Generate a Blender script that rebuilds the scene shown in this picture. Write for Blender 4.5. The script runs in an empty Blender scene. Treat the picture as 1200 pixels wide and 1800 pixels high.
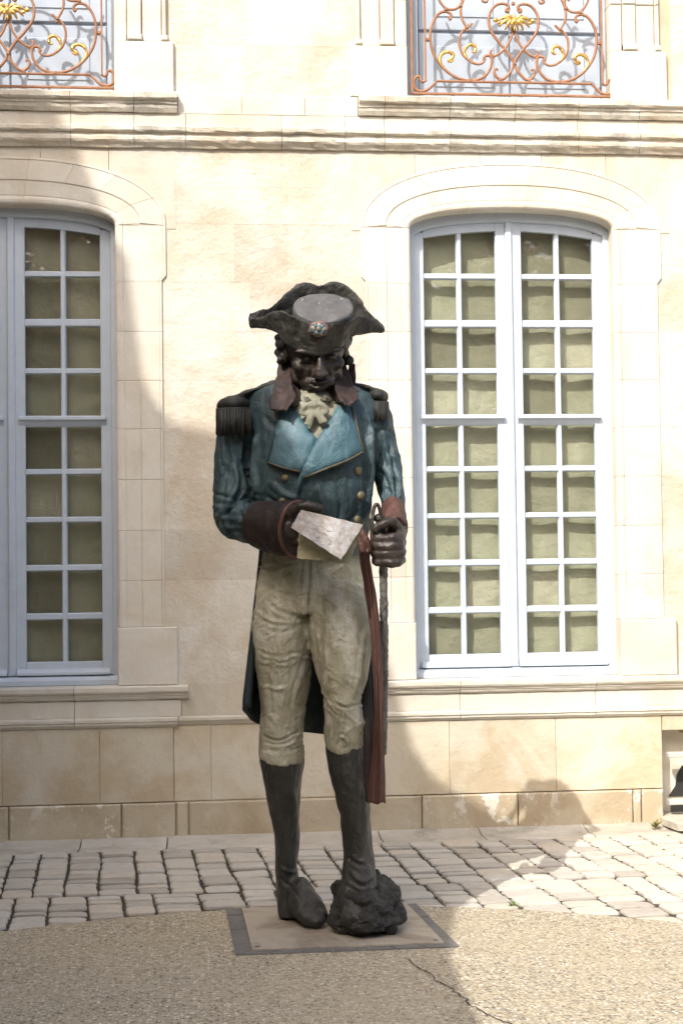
import bpy, bmesh, math, random
import numpy as np
from mathutils import Vector, Matrix, noise, geometry
from mathutils.bvhtree import BVHTree

random.seed(7)
scene = bpy.context.scene
COL = scene.collection
rad = math.radians

# ------------------------------------------------------------------ camera
cam_data = bpy.data.cameras.new('camera')
cam_data.sensor_fit = 'VERTICAL'
cam_data.sensor_height = 36.0
cam_data.lens = 52.0
cam_data.clip_end = 1000
cam = bpy.data.objects.new('camera', cam_data)
COL.objects.link(cam)
YAW, PITCH, ROLL = rad(5.4), rad(1.9), 0.0125
fw = Vector((math.sin(YAW)*math.cos(PITCH), math.cos(YAW)*math.cos(PITCH), math.sin(PITCH)))
r0 = Vector((math.cos(YAW), -math.sin(YAW), 0))
u0 = r0.cross(fw)
rx_ = r0*math.cos(ROLL) - u0*math.sin(ROLL)
up_ = u0*math.cos(ROLL) + r0*math.sin(ROLL)
mw = Matrix((rx_, up_, -fw)).transposed().to_4x4()
mw.translation = Vector((-0.874, -9.249, 1.69))
cam.matrix_world = mw
scene.camera = cam

# ------------------------------------------------------------------ light
SUN = Vector((0.68, 1.0, -1.17)).normalized()          # direction the light travels
elev = math.asin(-SUN.z)
world = bpy.data.worlds.new('World')
scene.world = world
world.use_nodes = True
wn = world.node_tree
wn.nodes.clear()
sky = wn.nodes.new('ShaderNodeTexSky')
sky.sky_type = 'NISHITA'
sky.sun_disc = False
sky.sun_elevation = elev
sky.sun_rotation = math.atan2(-SUN.x, -SUN.y)
sky.air_density = 1.0
sky.dust_density = 5.0
sky.ozone_density = 0.6
bg = wn.nodes.new('ShaderNodeBackground')
bg.inputs[1].default_value = 0.15
wo = wn.nodes.new('ShaderNodeOutputWorld')
wn.links.new(sky.outputs[0], bg.inputs[0])
wn.links.new(bg.outputs[0], wo.inputs[0])
sd = bpy.data.lights.new('sun', 'SUN')
sd.energy = 2.2
sd.angle = rad(0.34)
sd.color = (1.0, 0.97, 0.925)
so = bpy.data.objects.new('sun', sd)
COL.objects.link(so)
so.rotation_euler = SUN.to_track_quat('-Z', 'Y').to_euler()
so.location = (-6, -10, 12)
vs = scene.view_settings
vs.view_transform = 'Standard'
vs.look = 'None'
vs.gamma = 1.0
vs.exposure = 1.21
scene.render.engine = 'CYCLES'
scene.cycles.max_bounces = 6

# ------------------------------------------------------------------ helpers
class MB:
    def __init__(s):
        s.v = []; s.f = []
    def add(s, vs, fs):
        o = len(s.v)
        s.v += [tuple(p) for p in vs]
        s.f += [tuple(i+o for i in f) for f in fs]
    def box(s, x0, x1, y0, y1, z0, z1):
        s.add([(x0,y0,z0),(x1,y0,z0),(x1,y1,z0),(x0,y1,z0),(x0,y0,z1),(x1,y0,z1),(x1,y1,z1),(x0,y1,z1)],
              [(0,3,2,1),(4,5,6,7),(0,1,5,4),(1,2,6,5),(2,3,7,6),(3,0,4,7)])
    def stone(s, x0, x1, z0, z1, yf, yb, b=0.006):
        # block with chamfered front edges, front faces -Y
        s.add([(x0,yb,z0),(x1,yb,z0),(x1,yb,z1),(x0,yb,z1),
               (x0,yf+b,z0),(x1,yf+b,z0),(x1,yf+b,z1),(x0,yf+b,z1),
               (x0+b,yf,z0+b),(x1-b,yf,z0+b),(x1-b,yf,z1-b),(x0+b,yf,z1-b)],
              [(0,1,5,4)[::1],(1,2,6,5),(2,3,7,6),(3,0,4,7),
               (4,5,9,8),(5,6,10,9),(6,7,11,10),(7,4,8,11),(8,9,10,11),(3,2,1,0)])
    def rings(s, rs, cap=True, closed=False):
        n = len(rs[0]); o = len(s.v)
        for r in rs: s.v += [tuple(p) for p in r]
        m = len(rs)
        for i in range(m if closed else m-1):
            a = o+i*n; b = o+((i+1) % m)*n
            for k in range(n):
                k2 = (k+1) % n
                s.f.append((a+k, a+k2, b+k2, b+k))
        if cap and not closed:
            s.f.append(tuple(o+k for k in range(n))[::-1])
            s.f.append(tuple(o+(m-1)*n+k for k in range(n)))
    def tube(s, pts, r, n=8, ref=None, closed=False):
        pts = [Vector(p) for p in pts]
        m = len(pts)
        rr = r if isinstance(r, (list, tuple)) else [r]*m
        rs = []
        pB = None
        for i, p in enumerate(pts):
            if closed: t = pts[(i+1) % m]-pts[i-1]
            else: t = pts[min(i+1, m-1)]-pts[max(i-1, 0)]
            t.normalize()
            if ref is not None: B = Vector(ref)
            elif pB is not None: B = pB
            else: B = Vector((0,0,1)) if abs(t.z) < .8 else Vector((1,0,0))
            B = B - t*B.dot(t)
            if B.length < 1e-4: B = t.orthogonal()
            B.normalize(); pB = B
            N = t.cross(B)
            q = rr[i]
            ra, rb = q if isinstance(q, (list, tuple)) else (q, q)
            rs.append([p+B*(ra*math.cos(2*math.pi*k/n))+N*(rb*math.sin(2*math.pi*k/n)) for k in range(n)])
        s.rings(rs, True, closed)
    def blob(s, c, r, rot=None, n=14, m=9):
        c = Vector(c)
        if not isinstance(r, (list, tuple)): r = (r, r, r)
        rs = []
        for j in range(m):
            ph = -math.pi/2+math.pi*(j+.5)/m
            ring = []
            for k in range(n):
                a = 2*math.pi*k/n
                v = Vector((r[0]*math.cos(ph)*math.cos(a), r[1]*math.cos(ph)*math.sin(a), r[2]*math.sin(ph)))
                if rot: v = rot @ v
                ring.append(c+v)
            rs.append(ring)
        s.rings(rs)
    def poly_prism(s, pts, yf, yb):
        # pts in (x,z), counter-clockwise seen from -Y
        n = len(pts); o = len(s.v)
        s.v += [(x, yf, z) for x, z in pts]+[(x, yb, z) for x, z in pts]
        s.f.append(tuple(o+k for k in range(n)))
        s.f.append(tuple(o+n+k for k in range(n))[::-1])
        for k in range(n):
            k2 = (k+1) % n
            s.f.append((o+k2, o+k, o+n+k, o+n+k2))
    def mesh(s, name, smooth=False):
        me = bpy.data.meshes.new(name)
        me.from_pydata(s.v, [], s.f)
        me.update()
        if smooth:
            me.polygons.foreach_set('use_smooth', [True]*len(me.polygons))
        return me
    def build(s, name, mat, parent=None, smooth=False, fixn=True):
        me = s.mesh(name, smooth)
        if fixn:
            bm = bmesh.new(); bm.from_mesh(me)
            bmesh.ops.recalc_face_normals(bm, faces=bm.faces)
            bm.to_mesh(me); bm.free()
        return link(name, me, mat, parent)

def link(name, me, mat, parent=None):
    if mat is not None and not me.materials: me.materials.append(mat)
    o = bpy.data.objects.new(name, me)
    COL.objects.link(o)
    o.parent = parent
    return o
def empty(name, loc=(0,0,0), rz=0, parent=None):
    o = bpy.data.objects.new(name, None)
    COL.objects.link(o)
    o.location = loc; o.rotation_euler = (0,0,rz); o.parent = parent
    o.empty_display_size = .1
    return o
def tag(o, label=None, cat=None, group=None, kind=None):
    if label: o['label'] = label
    if cat: o['category'] = cat
    if group: o['group'] = group
    if kind: o['kind'] = kind
    return o
def copy_tree(o, parent=None):
    c = o.copy(); COL.objects.link(c); c.parent = parent
    for ch in list(o.children): copy_tree(ch, c)
    return c
def catmull(pts, k=6, closed=False):
    P = [Vector(p) for p in pts]; out = []
    n = len(P)
    for i in range(n if closed else n-1):
        if closed: a,b,c,d = P[i-1],P[i],P[(i+1)%n],P[(i+2)%n]
        else: a,b,c,d = P[max(i-1,0)],P[i],P[i+1],P[min(i+2,n-1)]
        for j in range(k):
            t = j/k
            out.append(.5*((2*b)+(c-a)*t+(2*a-5*b+4*c-d)*t*t+(3*b-a-3*c+d)*t**3))
    if not closed: out.append(P[-1])
    return out

# ------------------------------------------------------------------ materials
def new_mat(name):
    m = bpy.data.materials.new(name); m.use_nodes = True
    nt = m.node_tree
    b = nt.nodes['Principled BSDF']
    return m, nt, b
def N(nt, typ, **kw):
    n = nt.nodes.new('ShaderNode'+typ)
    for k, v in kw.items():
        if k.startswith('i_'):
            key = k[2:]
            n.inputs[int(key) if key.isdigit() else key.replace('_', ' ')].default_value = v
        else: setattr(n, k, v)
    return n
def ramp(nt, src, stops):
    r = nt.nodes.new('ShaderNodeValToRGB')
    e = r.color_ramp.elements
    while len(e) < len(stops): e.new(.5)
    for q, (p, c) in zip(e, stops):
        q.position = p
        q.color = (c, c, c, 1) if not isinstance(c, (tuple, list)) else (*c, 1)
    nt.links.new(src, r.inputs[0])
    return r
def mix(nt, fac, a, b, mode='MIX'):
    m = nt.nodes.new('ShaderNodeMix'); m.data_type = 'RGBA'; m.blend_type = mode
    for sock, v in ((m.inputs[0], fac), (m.inputs[6], a), (m.inputs[7], b)):
        if isinstance(v, (int, float)): sock.default_value = v
        elif isinstance(v, (tuple, list)): sock.default_value = (*v, 1)
        else: nt.links.new(v, sock)
    return m.outputs[2]
def pos(nt, obj=False):
    if obj: return N(nt, 'TexCoord').outputs['Object']
    return N(nt, 'NewGeometry').outputs['Position']
def nz(nt, co, scale, detail=4, rough=.55, dist=0.0, stretch=None):
    if stretch:
        mp = N(nt, 'Mapping'); mp.inputs['Scale'].default_value = stretch
        nt.links.new(co, mp.inputs[0]); co = mp.outputs[0]
    n = N(nt, 'TexNoise'); n.inputs['Scale'].default_value = scale
    n.inputs['Detail'].default_value = detail; n.inputs['Roughness'].default_value = rough
    n.inputs['Distortion'].default_value = dist
    nt.links.new(co, n.inputs['Vector'])
    return n.outputs['Fac']
def bump(nt, b, h, strength, dist=.01, prev=None):
    n = N(nt, 'Bump'); n.inputs['Strength'].default_value = strength; n.inputs['Distance'].default_value = dist
    nt.links.new(h, n.inputs['Height'])
    if prev is not None: nt.links.new(prev.outputs[0], n.inputs['Normal'])
    nt.links.new(n.outputs[0], b.inputs['Normal'])
    return n

def stone_mat(name, base, warm, grey, rough_amt=.35, stain=.5, rnd=.16, flake=0, st=(.6,.78)):
    m, nt, b = new_mat(name)
    p = pos(nt)
    c = mix(nt, ramp(nt, nz(nt, p, 1.7, 5, .6, .6), [(.44, 0), (.60, 1)]).outputs[0], base, warm)
    c = mix(nt, ramp(nt, nz(nt, p, 5.5, 6, .65), [(.52, 0), (.75, .55)]).outputs[0], c, [min(1, x*1.12) for x in base])
    # dark lichen / soot streaks
    st = ramp(nt, nz(nt, p, 3.0, 7, .7, .3, (1, 1, .45)), [(st[0], 0), (st[1], stain)]).outputs[0]
    c = mix(nt, st, c, grey)
    if flake:
        fl = ramp(nt, nz(nt, p, 9, 8, .75, .4, (1, 1, .8)), [(.54, 0), (.57, flake)]).outputs[0]
        fm = ramp(nt, nz(nt, p, 1.6, 2, .5), [(.45, 0), (.6, 1)]).outputs[0]
        ml = N(nt, 'Math', operation='MULTIPLY'); nt.links.new(fl, ml.inputs[0]); nt.links.new(fm, ml.inputs[1])
        c = mix(nt, ml.outputs[0], c, (.68,.64,.55))
    pit = ramp(nt, nz(nt, p, 60, 3, .6), [(.68, 0), (.76, .45)]).outputs[0]
    c = mix(nt, pit, c, [x*.55 for x in warm])
    oi = N(nt, 'ObjectInfo')
    rr = ramp(nt, oi.outputs['Random'], [(0, (1-rnd, 1-rnd*1.15, 1-rnd*1.35)), (.5, (1, .985, .96)), (1, (1+rnd*.2, 1+rnd*.2, 1+rnd*.2))]).outputs[0]
    c = mix(nt, 1.0, c, rr, 'MULTIPLY')
    nt.links.new(c, b.inputs['Base Color'])
    b.inputs['Roughness'].default_value = .92
    b.inputs['Specular IOR Level'].default_value = .2
    b1 = bump(nt, b, nz(nt, p, 26, 8, .68), rough_amt, .012)
    bump(nt, b, nz(nt, p, 5, 4, .6), rough_amt*.8, .03, b1)
    return m

M = {}
M['wall'] = stone_mat('limestone_wall', (.625,.59,.51), (.565,.505,.40), (.36,.32,.26), .35, .35, .10)
M['ashlar'] = stone_mat('rendered_ashlar', (.625,.595,.52), (.555,.49,.385), (.38,.345,.28), .7, .4, .13)
M['dressed'] = stone_mat('limestone_dressed', (.64,.61,.535), (.59,.54,.445), (.33,.30,.25), .28, .4, .08)
M['plinth'] = stone_mat('limestone_plinth', (.61,.56,.445), (.52,.43,.295), (.68,.64,.56), .45, .6, .08)
M['ledge'] = stone_mat('limestone_ledge', (.63,.595,.51), (.55,.485,.385), (.17,.16,.135), .6, .8, .10, 0, (.50,.72))
M['plinth_low'] = stone_mat('limestone_plinth_flaking', (.53,.465,.345), (.44,.36,.245), (.33,.30,.24), .5, .6, .10, .9)
M['mortar'] = stone_mat('mortar', (.62,.53,.40), (.54,.44,.31), (.3,.26,.2), .4, .3)
M['gutter'] = stone_mat('gutter_stone', (.55,.52,.45), (.46,.425,.355), (.25,.235,.20), .8, .8, .14, 0, (.52,.72))
M['houseplaster'] = stone_mat('house_plaster', (.40,.33,.24), (.33,.26,.18), (.2,.18,.14), .3, .4)

def cobble_mat():
    m, nt, b = new_mat('cobble')
    p = pos(nt)
    c = mix(nt, nz(nt, p, 6, 5, .65), (.42,.39,.335), (.60,.58,.525))
    c = mix(nt, ramp(nt, nz(nt, p, 22, 5, .7), [(.55, 0), (.75, .6)]).outputs[0], c, (.33,.28,.23))
    oi = N(nt, 'ObjectInfo')
    c = mix(nt, 1.0, c, ramp(nt, oi.outputs['Random'], [(0, (.74,.70,.66)), (.5, (1,.985,.96)), (1, (1.0,.93,.84))]).outputs[0], 'MULTIPLY')
    nt.links.new(c, b.inputs['Base Color'])
    b.inputs['Roughness'].default_value = .75
    b1 = bump(nt, b, nz(nt, p, 30, 8, .7), .55, .012)
    bump(nt, b, nz(nt, p, 9, 3, .5), .5, .03, b1)
    return m
M['cobble'] = cobble_mat()

def soil_mat():
    m, nt, b = new_mat('joint_soil')
    p = pos(nt)
    c = mix(nt, nz(nt, p, 30, 6, .7), (.03,.026,.02), (.085,.07,.05))
    c = mix(nt, ramp(nt, nz(nt, p, 4, 4, .6), [(.58, 0), (.68, .7)]).outputs[0], c, (.14,.125,.04))
    nt.links.new(c, b.inputs['Base Color']); b.inputs['Roughness'].default_value = 1
    bump(nt, b, nz(nt, p, 80, 5, .7), .8, .01)
    return m
M['soil'] = soil_mat()

def gravel_mat():
    m, nt, b = new_mat('exposed_aggregate')
    p = pos(nt)
    def vor(scale):
        mp = N(nt, 'Mapping'); mp.inputs['Scale'].default_value = (1, 1, 1)
        nt.links.new(p, mp.inputs[0])
        v = N(nt, 'TexVoronoi'); v.inputs['Scale'].default_value = scale
        v.inputs['Randomness'].default_value = 1
        nt.links.new(mp.outputs[0], v.inputs['Vector'])
        return v
    v = vor(70)
    sep = N(nt, 'SeparateColor'); nt.links.new(v.outputs['Color'], sep.inputs[0])
    peb = ramp(nt, sep.outputs[0], [(0, (.12,.10,.075)), (.22, (.34,.295,.215)), (.45, (.52,.46,.345)), (.6, (.40,.35,.255)), (.75, (.66,.61,.50)), (.9, (.32,.245,.165)), (1, (.23,.23,.22))]).outputs[0]
    d = ramp(nt, v.outputs['Distance'], [(.35, 0), (.75, 1)]).outputs[0]
    c = mix(nt, d, peb, (.40,.335,.22))
    v2 = vor(50); s2 = N(nt, 'SeparateColor'); nt.links.new(v2.outputs['Color'], s2.inputs[0])
    near = ramp(nt, v2.outputs['Distance'], [(.30, 1), (.38, 0)]).outputs[0]
    pick = ramp(nt, s2.outputs[1], [(.70, 0), (.72, 1)]).outputs[0]
    mm = N(nt, 'Math', operation='MULTIPLY'); nt.links.new(near, mm.inputs[0]); nt.links.new(pick, mm.inputs[1])
    c = mix(nt, mm.outputs[0], c, ramp(nt, s2.outputs[0], [(0, (.09,.075,.06)), (.45, (.17,.12,.08)), (.55, (.66,.61,.50)), (1, (.74,.70,.62))]).outputs[0])
    c = mix(nt, ramp(nt, nz(nt, p, 1.6, 4, .6), [(.4, 0), (.7, .45)]).outputs[0], c, (.45,.38,.26))
    nt.links.new(c, b.inputs['Base Color']); b.inputs['Roughness'].default_value = .8
    inv = N(nt, 'Math', operation='SUBTRACT'); inv.inputs[0].default_value = 1
    nt.links.new(v.outputs['Distance'], inv.inputs[1])
    b1 = bump(nt, b, inv.outputs[0], 1.0, .010)
    bump(nt, b, nz(nt, p, 9, 4, .6), .4, .02, b1)
    return m
M['gravel'] = gravel_mat()

def ground_mat():
    m, nt, b = new_mat('courtyard_ground')
    p = pos(nt)
    v = N(nt, 'TexVoronoi', feature='DISTANCE_TO_EDGE'); v.inputs['Scale'].default_value = 5.5
    nt.links.new(p, v.inputs['Vector'])
    c = mix(nt, ramp(nt, v.outputs['Distance'], [(.03, 0), (.09, 1)]).outputs[0], (.09,.075,.055), (.48,.42,.34))
    nt.links.new(c, b.inputs['Base Color']); b.inputs['Roughness'].default_value = .9
    bump(nt, b, v.outputs['Distance'], .5, .02)
    return m
M['ground'] = ground_mat()

def simple(name, col, rough=.6, col2=None, scale=6, bscale=None, bstr=.2, metal=0, spec=.5, obj=False, lo=.4, hi=.65, bdist=.01, coat=0):
    m, nt, b = new_mat(name)
    b.inputs['Base Color'].default_value = (*col, 1)
    b.inputs['Roughness'].default_value = rough
    b.inputs['Metallic'].default_value = metal
    b.inputs['Specular IOR Level'].default_value = spec
    if coat: b.inputs['Coat Weight'].default_value = coat
    p = pos(nt, obj)
    if col2:
        nt.links.new(mix(nt, ramp(nt, nz(nt, p, scale, 6, .65, .4), [(lo, 0), (hi, 1)]).outputs[0], col, col2), b.inputs['Base Color'])
    if bscale: bump(nt, b, nz(nt, p, bscale, 6, .65), bstr, bdist)
    return m
M['paint'] = simple('white_window_paint', (.50,.56,.625), .5, (.45,.505,.565), 9, 40, .2, lo=.35, hi=.75)
M['doorpaint'] = simple('white_shutter_paint', (.39,.445,.505), .5, (.36,.41,.47), 2.5, 25, .1)
M['blind'] = simple('olive_window_screen', (.42,.41,.305), .85, (.36,.35,.26), 4, 14, .5, bdist=.03)  # left window's shade put into a darker copy of the screen colour
M['blind_pale'] = simple('pale_window_screen', (.53,.525,.41), .85, (.46,.455,.355), 4, 14, .5, bdist=.03)  # same screen made lighter, the right window's sunlight put into the colour
M['iron'] = simple('rusty_iron', (.27,.125,.062), .75, (.34,.18,.10), 14, 90, .25)
M['gold'] = simple('gilding', (.72,.45,.12), .36, (.40,.23,.08), 45, 60, .4, metal=.7)
M['grey_metal'] = simple('grey_bar', (.50,.50,.46), .6, (.42,.42,.38), 6, 40, .2)
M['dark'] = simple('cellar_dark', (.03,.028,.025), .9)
M['rooftile'] = simple('roof_tiles', (.35,.16,.09), .85, (.25,.12,.07), 5, 30, .5)
M['plate'] = simple('weathered_steel_plate', (.36,.315,.25), .6, (.17,.125,.09), 3.5, 40, .25, lo=.46, hi=.66)
M['slate'] = simple('plate_border', (.125,.12,.115), .7, (.17,.16,.145), 5, 30, .3)
M['bolt'] = simple('bolt_steel', (.4,.4,.4), .4, metal=.9)
M['crack'] = simple('crack_dirt', (.06,.05,.04), 1)
M['weed'] = simple('weed_leaf', (.10,.15,.03), .7, (.20,.12,.04), 20)
M['weed_green'] = simple('weed_green_leaf', (.08,.16,.03), .7)

def glass_mat():
    m, nt, b = new_mat('old_glass')
    out = nt.nodes['Material Output']
    tr = N(nt, 'BsdfTransparent'); oi = N(nt, 'ObjectInfo'); nt.links.new(ramp(nt, oi.outputs['Random'], [(0, (.80,.80,.77)), (.5, (.90,.91,.88)), (1, (.95,.95,.93))]).outputs[0], tr.inputs[0])
    gl = N(nt, 'BsdfGlossy'); gl.inputs['Roughness'].default_value = .03
    lw = N(nt, 'LayerWeight'); lw.inputs[0].default_value = .5
    pw = N(nt, 'Math', operation='POWER'); pw.inputs[1].default_value = 4.0; nt.links.new(lw.outputs['Facing'], pw.inputs[0])
    fr = N(nt, 'Math', operation='MULTIPLY_ADD'); fr.inputs[1].default_value = .6; fr.inputs[2].default_value = .06; nt.links.new(pw.outputs[0], fr.inputs[0])
    p = pos(nt)
    bp = N(nt, 'Bump'); bp.inputs['Strength'].default_value = .5; bp.inputs['Distance'].default_value = .03
    nt.links.new(nz(nt, p, 5, 2, .5), bp.inputs['Height'])
    nt.links.new(bp.outputs[0], gl.inputs['Normal'])
    mx = N(nt, 'MixShader')
    nt.links.new(fr.outputs[0], mx.inputs[0]); nt.links.new(tr.outputs[0], mx.inputs[1]); nt.links.new(gl.outputs[0], mx.inputs[2])
    nt.links.new(mx.outputs[0], out.inputs[0])
    return m
M['glass'] = glass_mat()

def sculpt_mat(name, dark, mid, light, rough=.55, sc=3.0, streak=(1,1,.5), bs=.35, crack=0.0, spec=.4):
    m, nt, b = new_mat(name)
    p = pos(nt, True)
    c = mix(nt, ramp(nt, nz(nt, p, sc, 6, .65, .5, streak), [(.34, 0), (.62, 1)]).outputs[0], dark, mid)
    c = mix(nt, ramp(nt, nz(nt, p, sc*2.3, 6, .7, .3, streak), [(.5, 0), (.72, .8)]).outputs[0], c, light)
    if crack:
        k = ramp(nt, nz(nt, p, 42, 5, .75, .8, (1,1,.6)), [(.60, 0), (.68, crack)]).outputs[0]
        msk = ramp(nt, nz(nt, p, 4, 3, .5), [(.45, 0), (.6, 1)]).outputs[0]
        kk = N(nt, 'Math', operation='MULTIPLY'); nt.links.new(k, kk.inputs[0]); nt.links.new(msk, kk.inputs[1])
        c = mix(nt, kk.outputs[0], c, [x*.35 for x in dark])
    nt.links.new(c, b.inputs['Base Color'])
    rr = ramp(nt, nz(nt, p, 12, 4, .6), [(.3, rough-.12), (.7, min(1, rough+.18))]).outputs[0]
    nt.links.new(rr, b.inputs['Roughness'])
    b.inputs['Specular IOR Level'].default_value = spec
    b1 = bump(nt, b, nz(nt, p, 55, 6, .7), bs, .006)
    bump(nt, b, nz(nt, p, 11, 5, .65, .6, streak), bs*1.2, .03, b1)
    return m
M['coat'] = sculpt_mat('blue_coat', (.014,.024,.027), (.030,.060,.070), (.095,.155,.17), .5, 2.6, (1,1,.55), .45)
M['lapel'] = sculpt_mat('blue_lapel', (.030,.068,.084), (.055,.125,.155), (.11,.215,.25), .5, 4.5, (1,1,.6), .4)
M['coat_dark'] = sculpt_mat('coat_tail', (.010,.018,.019), (.017,.032,.034), (.03,.055,.06), .6, 3)
M['lining'] = sculpt_mat('coat_lining', (.014,.010,.009), (.02,.014,.012), (.03,.02,.017), .7, 3)
M['trousers'] = sculpt_mat('cream_breeches', (.22,.205,.13), (.42,.405,.315), (.60,.595,.54), .7, 3.6, (1,1,.6), .6, .85)
M['boot'] = sculpt_mat('black_boot', (.016,.016,.015), (.021,.021,.019), (.06,.058,.05), .45, 4, (1,1,.35), .8, 0, .6)
M['rock'] = sculpt_mat('dark_rock', (.016,.016,.014), (.024,.023,.02), (.065,.06,.052), .65, 7, (1,1,1), .9)
M['skin'] = sculpt_mat('dark_bronze_skin', (.014,.011,.009), (.034,.025,.020), (.075,.058,.045), .38, 7, (1,1,1), .35)
M['hat'] = sculpt_mat('hat_felt', (.013,.012,.010), (.026,.025,.021), (.055,.053,.043), .5, 6, (1,1,1), .5)
M['crown'] = sculpt_mat('hat_crown', (.062,.060,.059), (.088,.085,.084), (.12,.116,.115), .6, 9, (1,1,1), .4)
M['hair'] = sculpt_mat('hair', (.008,.007,.006), (.014,.012,.010), (.03,.027,.022), .5, 12)
M['brown'] = sculpt_mat('brown_cloth', (.015,.009,.008), (.028,.015,.012), (.06,.03,.024), .6, 5, (1,1,.6), .4)
M['cuff'] = sculpt_mat('dark_cuff', (.010,.007,.007), (.017,.010,.009), (.04,.02,.016), .6, 5, (1,1,.6), .4)  # darker copy of the brown cloth, the cuff's shade put into its colour
M['rust'] = sculpt_mat('red_brown_cloth', (.045,.019,.014), (.085,.037,.028), (.14,.068,.052), .6, 6, (2,2,.15), .5)
M['cravat'] = sculpt_mat('cravat_cloth', (.16,.155,.11), (.22,.215,.16), (.30,.29,.22), .7, 5, (1,1,.5), .5)
M['epaulette'] = sculpt_mat('epaulette', (.010,.011,.010), (.022,.023,.02), (.05,.05,.042), .6, 8)
M['piping'] = sculpt_mat('gold_piping', (.04,.036,.022), (.075,.065,.038), (.12,.10,.055), .55, 12)
M['button'] = sculpt_mat('brass_button', (.085,.075,.035), (.14,.115,.055), (.2,.165,.08), .45, 20)
M['paper'] = sculpt_mat('letter_paper', (.19,.15,.11), (.42,.41,.405), (.47,.465,.465), .7, 7, (1,1,1), .35, .8)
M['paper_cream'] = sculpt_mat('letter_back', (.20,.18,.10), (.30,.28,.175), (.37,.35,.24), .7, 6, (1,1,1), .35)
M['ink'] = simple('faded_ink', (.26,.215,.17), .8)
M['scabbard'] = sculpt_mat('grey_scabbard', (.085,.083,.075), (.15,.147,.135), (.23,.225,.205), .7, 14, (1,1,.4), .7)
M['cock_red'] = simple('cockade_red', (.16,.06,.045), .6, (.22,.14,.11), 60)
M['cock_blue'] = simple('cockade_blue', (.045,.085,.11), .6, (.08,.13,.15), 60)
M['cock_white'] = simple('cockade_white', (.24,.24,.20), .6, (.14,.14,.12), 60)

# ================================================================== GROUND
g = MB()
g.add([(-150,-150,-.06),(150,-150,-.06),(150,150,-.06),(-150,150,-.06)], [(0,1,2,3)])
tag(g.build('courtyard_ground', M['ground']), kind='structure')

DC = (-.497, -5.084); DR = 3.14                      # exposed-aggregate roundel
d = MB()
rings = []
nseg = 160
for (r, z) in ((DR, -.10), (DR, -.004), (DR-.012, .0)):
    rings.append([(DC[0]+(r+.006*noise.noise(Vector((k*.9, 3, 0))))*math.cos(2*math.pi*k/nseg), DC[1]+(r+.006*noise.noise(Vector((k*.9, 3, 0))))*math.sin(2*math.pi*k/nseg), z) for k in range(nseg)])
d.rings(rings)
gravel = tag(d.build('gravel_paving', M['gravel']), kind='structure')
# crack running from the plate
cr = MB()
P = [(-.03,-2.95),(-.01,-3.02),(.005,-3.12),(.03,-3.19),(.045,-3.3),(.09,-3.42),(.10,-3.5),(.12,-3.58),(.115,-3.66),(.16,-3.74),(.175,-3.82),(.22,-3.89),(.25,-4.05),(.31,-4.2)]
Q = []
for i in range(len(P)-1):
    for t in (0,.33,.66):
        x = P[i][0]*(1-t)+P[i+1][0]*t+random.uniform(-.008,.008); y = P[i][1]*(1-t)+P[i+1][1]*t
        Q.append((x, y, random.uniform(.0015,.0055)))
vsx = []
for x, y, w in Q: vsx += [(x-w, y, .003), (x+w, y, .003)]
cr.add(vsx, [(2*i, 2*i+1, 2*i+3, 2*i+2) for i in range(len(Q)-1)])
cr.build('crack', M['crack'], gravel)

# cobbles -------------------------------------------------------------
cb = MB()
cb.add([(-4.2,-3.8,-.019),(4.2,-3.8,-.019),(4.2,-.30,-.019),(-4.2,-.30,-.019)], [(0,1,2,3)])
cobble_root = tag(cb.build('cobble_paving', M['soil']), kind='structure')
def arc_y(x):
    q = DR*DR-(x-DC[0])**2
    return DC[1]+math.sqrt(q) if q > 0 else -9
xcol = -3.0
stones = []
cols = [xcol]
while cols[-1] < 3.0: cols.append(cols[-1]+random.uniform(.155,.205))
def colx(i, y):   # joints lean slightly and wander
    return cols[i]-.068*(y+.4)+.016*noise.noise(Vector((i*3.7, y*1.8, 0)))
def lay_column(i, y, y_end):
    xm0 = (cols[i]+cols[i+1])/2
    while True:
        L = random.choice((.09,.12,.14,.15,.16,.18,.20))*random.uniform(.92,1.08)
        xm = xm0-.068*(y+.4)
        if y < arc_y(xm)+.0 and y < arc_y(xm+.09) and y < arc_y(xm-.09) and y-L < -1.9: break
        if y < -3.6 or y-y_end < .05: break
        if y-y_end < L+.07: L = y-y_end
        g0 = random.uniform(.005,.009); gy = random.uniform(.011,.017)
        y1 = y-L
        sk = random.uniform(-.012,.012)
        c4 = [(colx(i,y1)+g0, y1+gy+sk), (colx(i+1,y1)-g0, y1+gy), (colx(i+1,y)-g0, y-gy), (colx(i,y)+g0, y-gy+sk*.4)]
        # 12-gon outline with worn corners
        out = []
        for k in range(4):
            a = Vector(c4[k]); b_ = Vector(c4[(k+1)%4]); pz = Vector(c4[k-1])
            e1 = (b_-a); e0 = (pz-a)
            out.append(a+e0*random.uniform(.06,.15)); 
            out.append(a+e1*random.uniform(.06,.15))
            out.append(a+e1*.5+Vector((random.uniform(-.006,.006), random.uniform(-.006,.006))))
        cx_ = sum(p.x for p in out)/12; cy_ = sum(p.y for p in out)/12
        zt = random.uniform(-.012,-.001)-(.016 if (cx_-DC[0])**2+(cy_-DC[1])**2 < (DR-.03)**2 else 0); tx = random.uniform(-.03,.03); ty = random.uniform(-.04,.04)
        rs = []
        for (s, dz) in ((1.0,-.07),(1.0,-.010),(.97,-.002),(.86,.0012)):
            rs.append([(cx_+(p.x-cx_)*s, cy_+(p.y-cy_)*s, zt+dz+tx*(p.x-cx_)*s+ty*(p.y-cy_)*s) for p in out])
        mb = MB(); mb.rings(rs)
        stones.append((cx_, cy_, mb))
        y = y1
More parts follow.
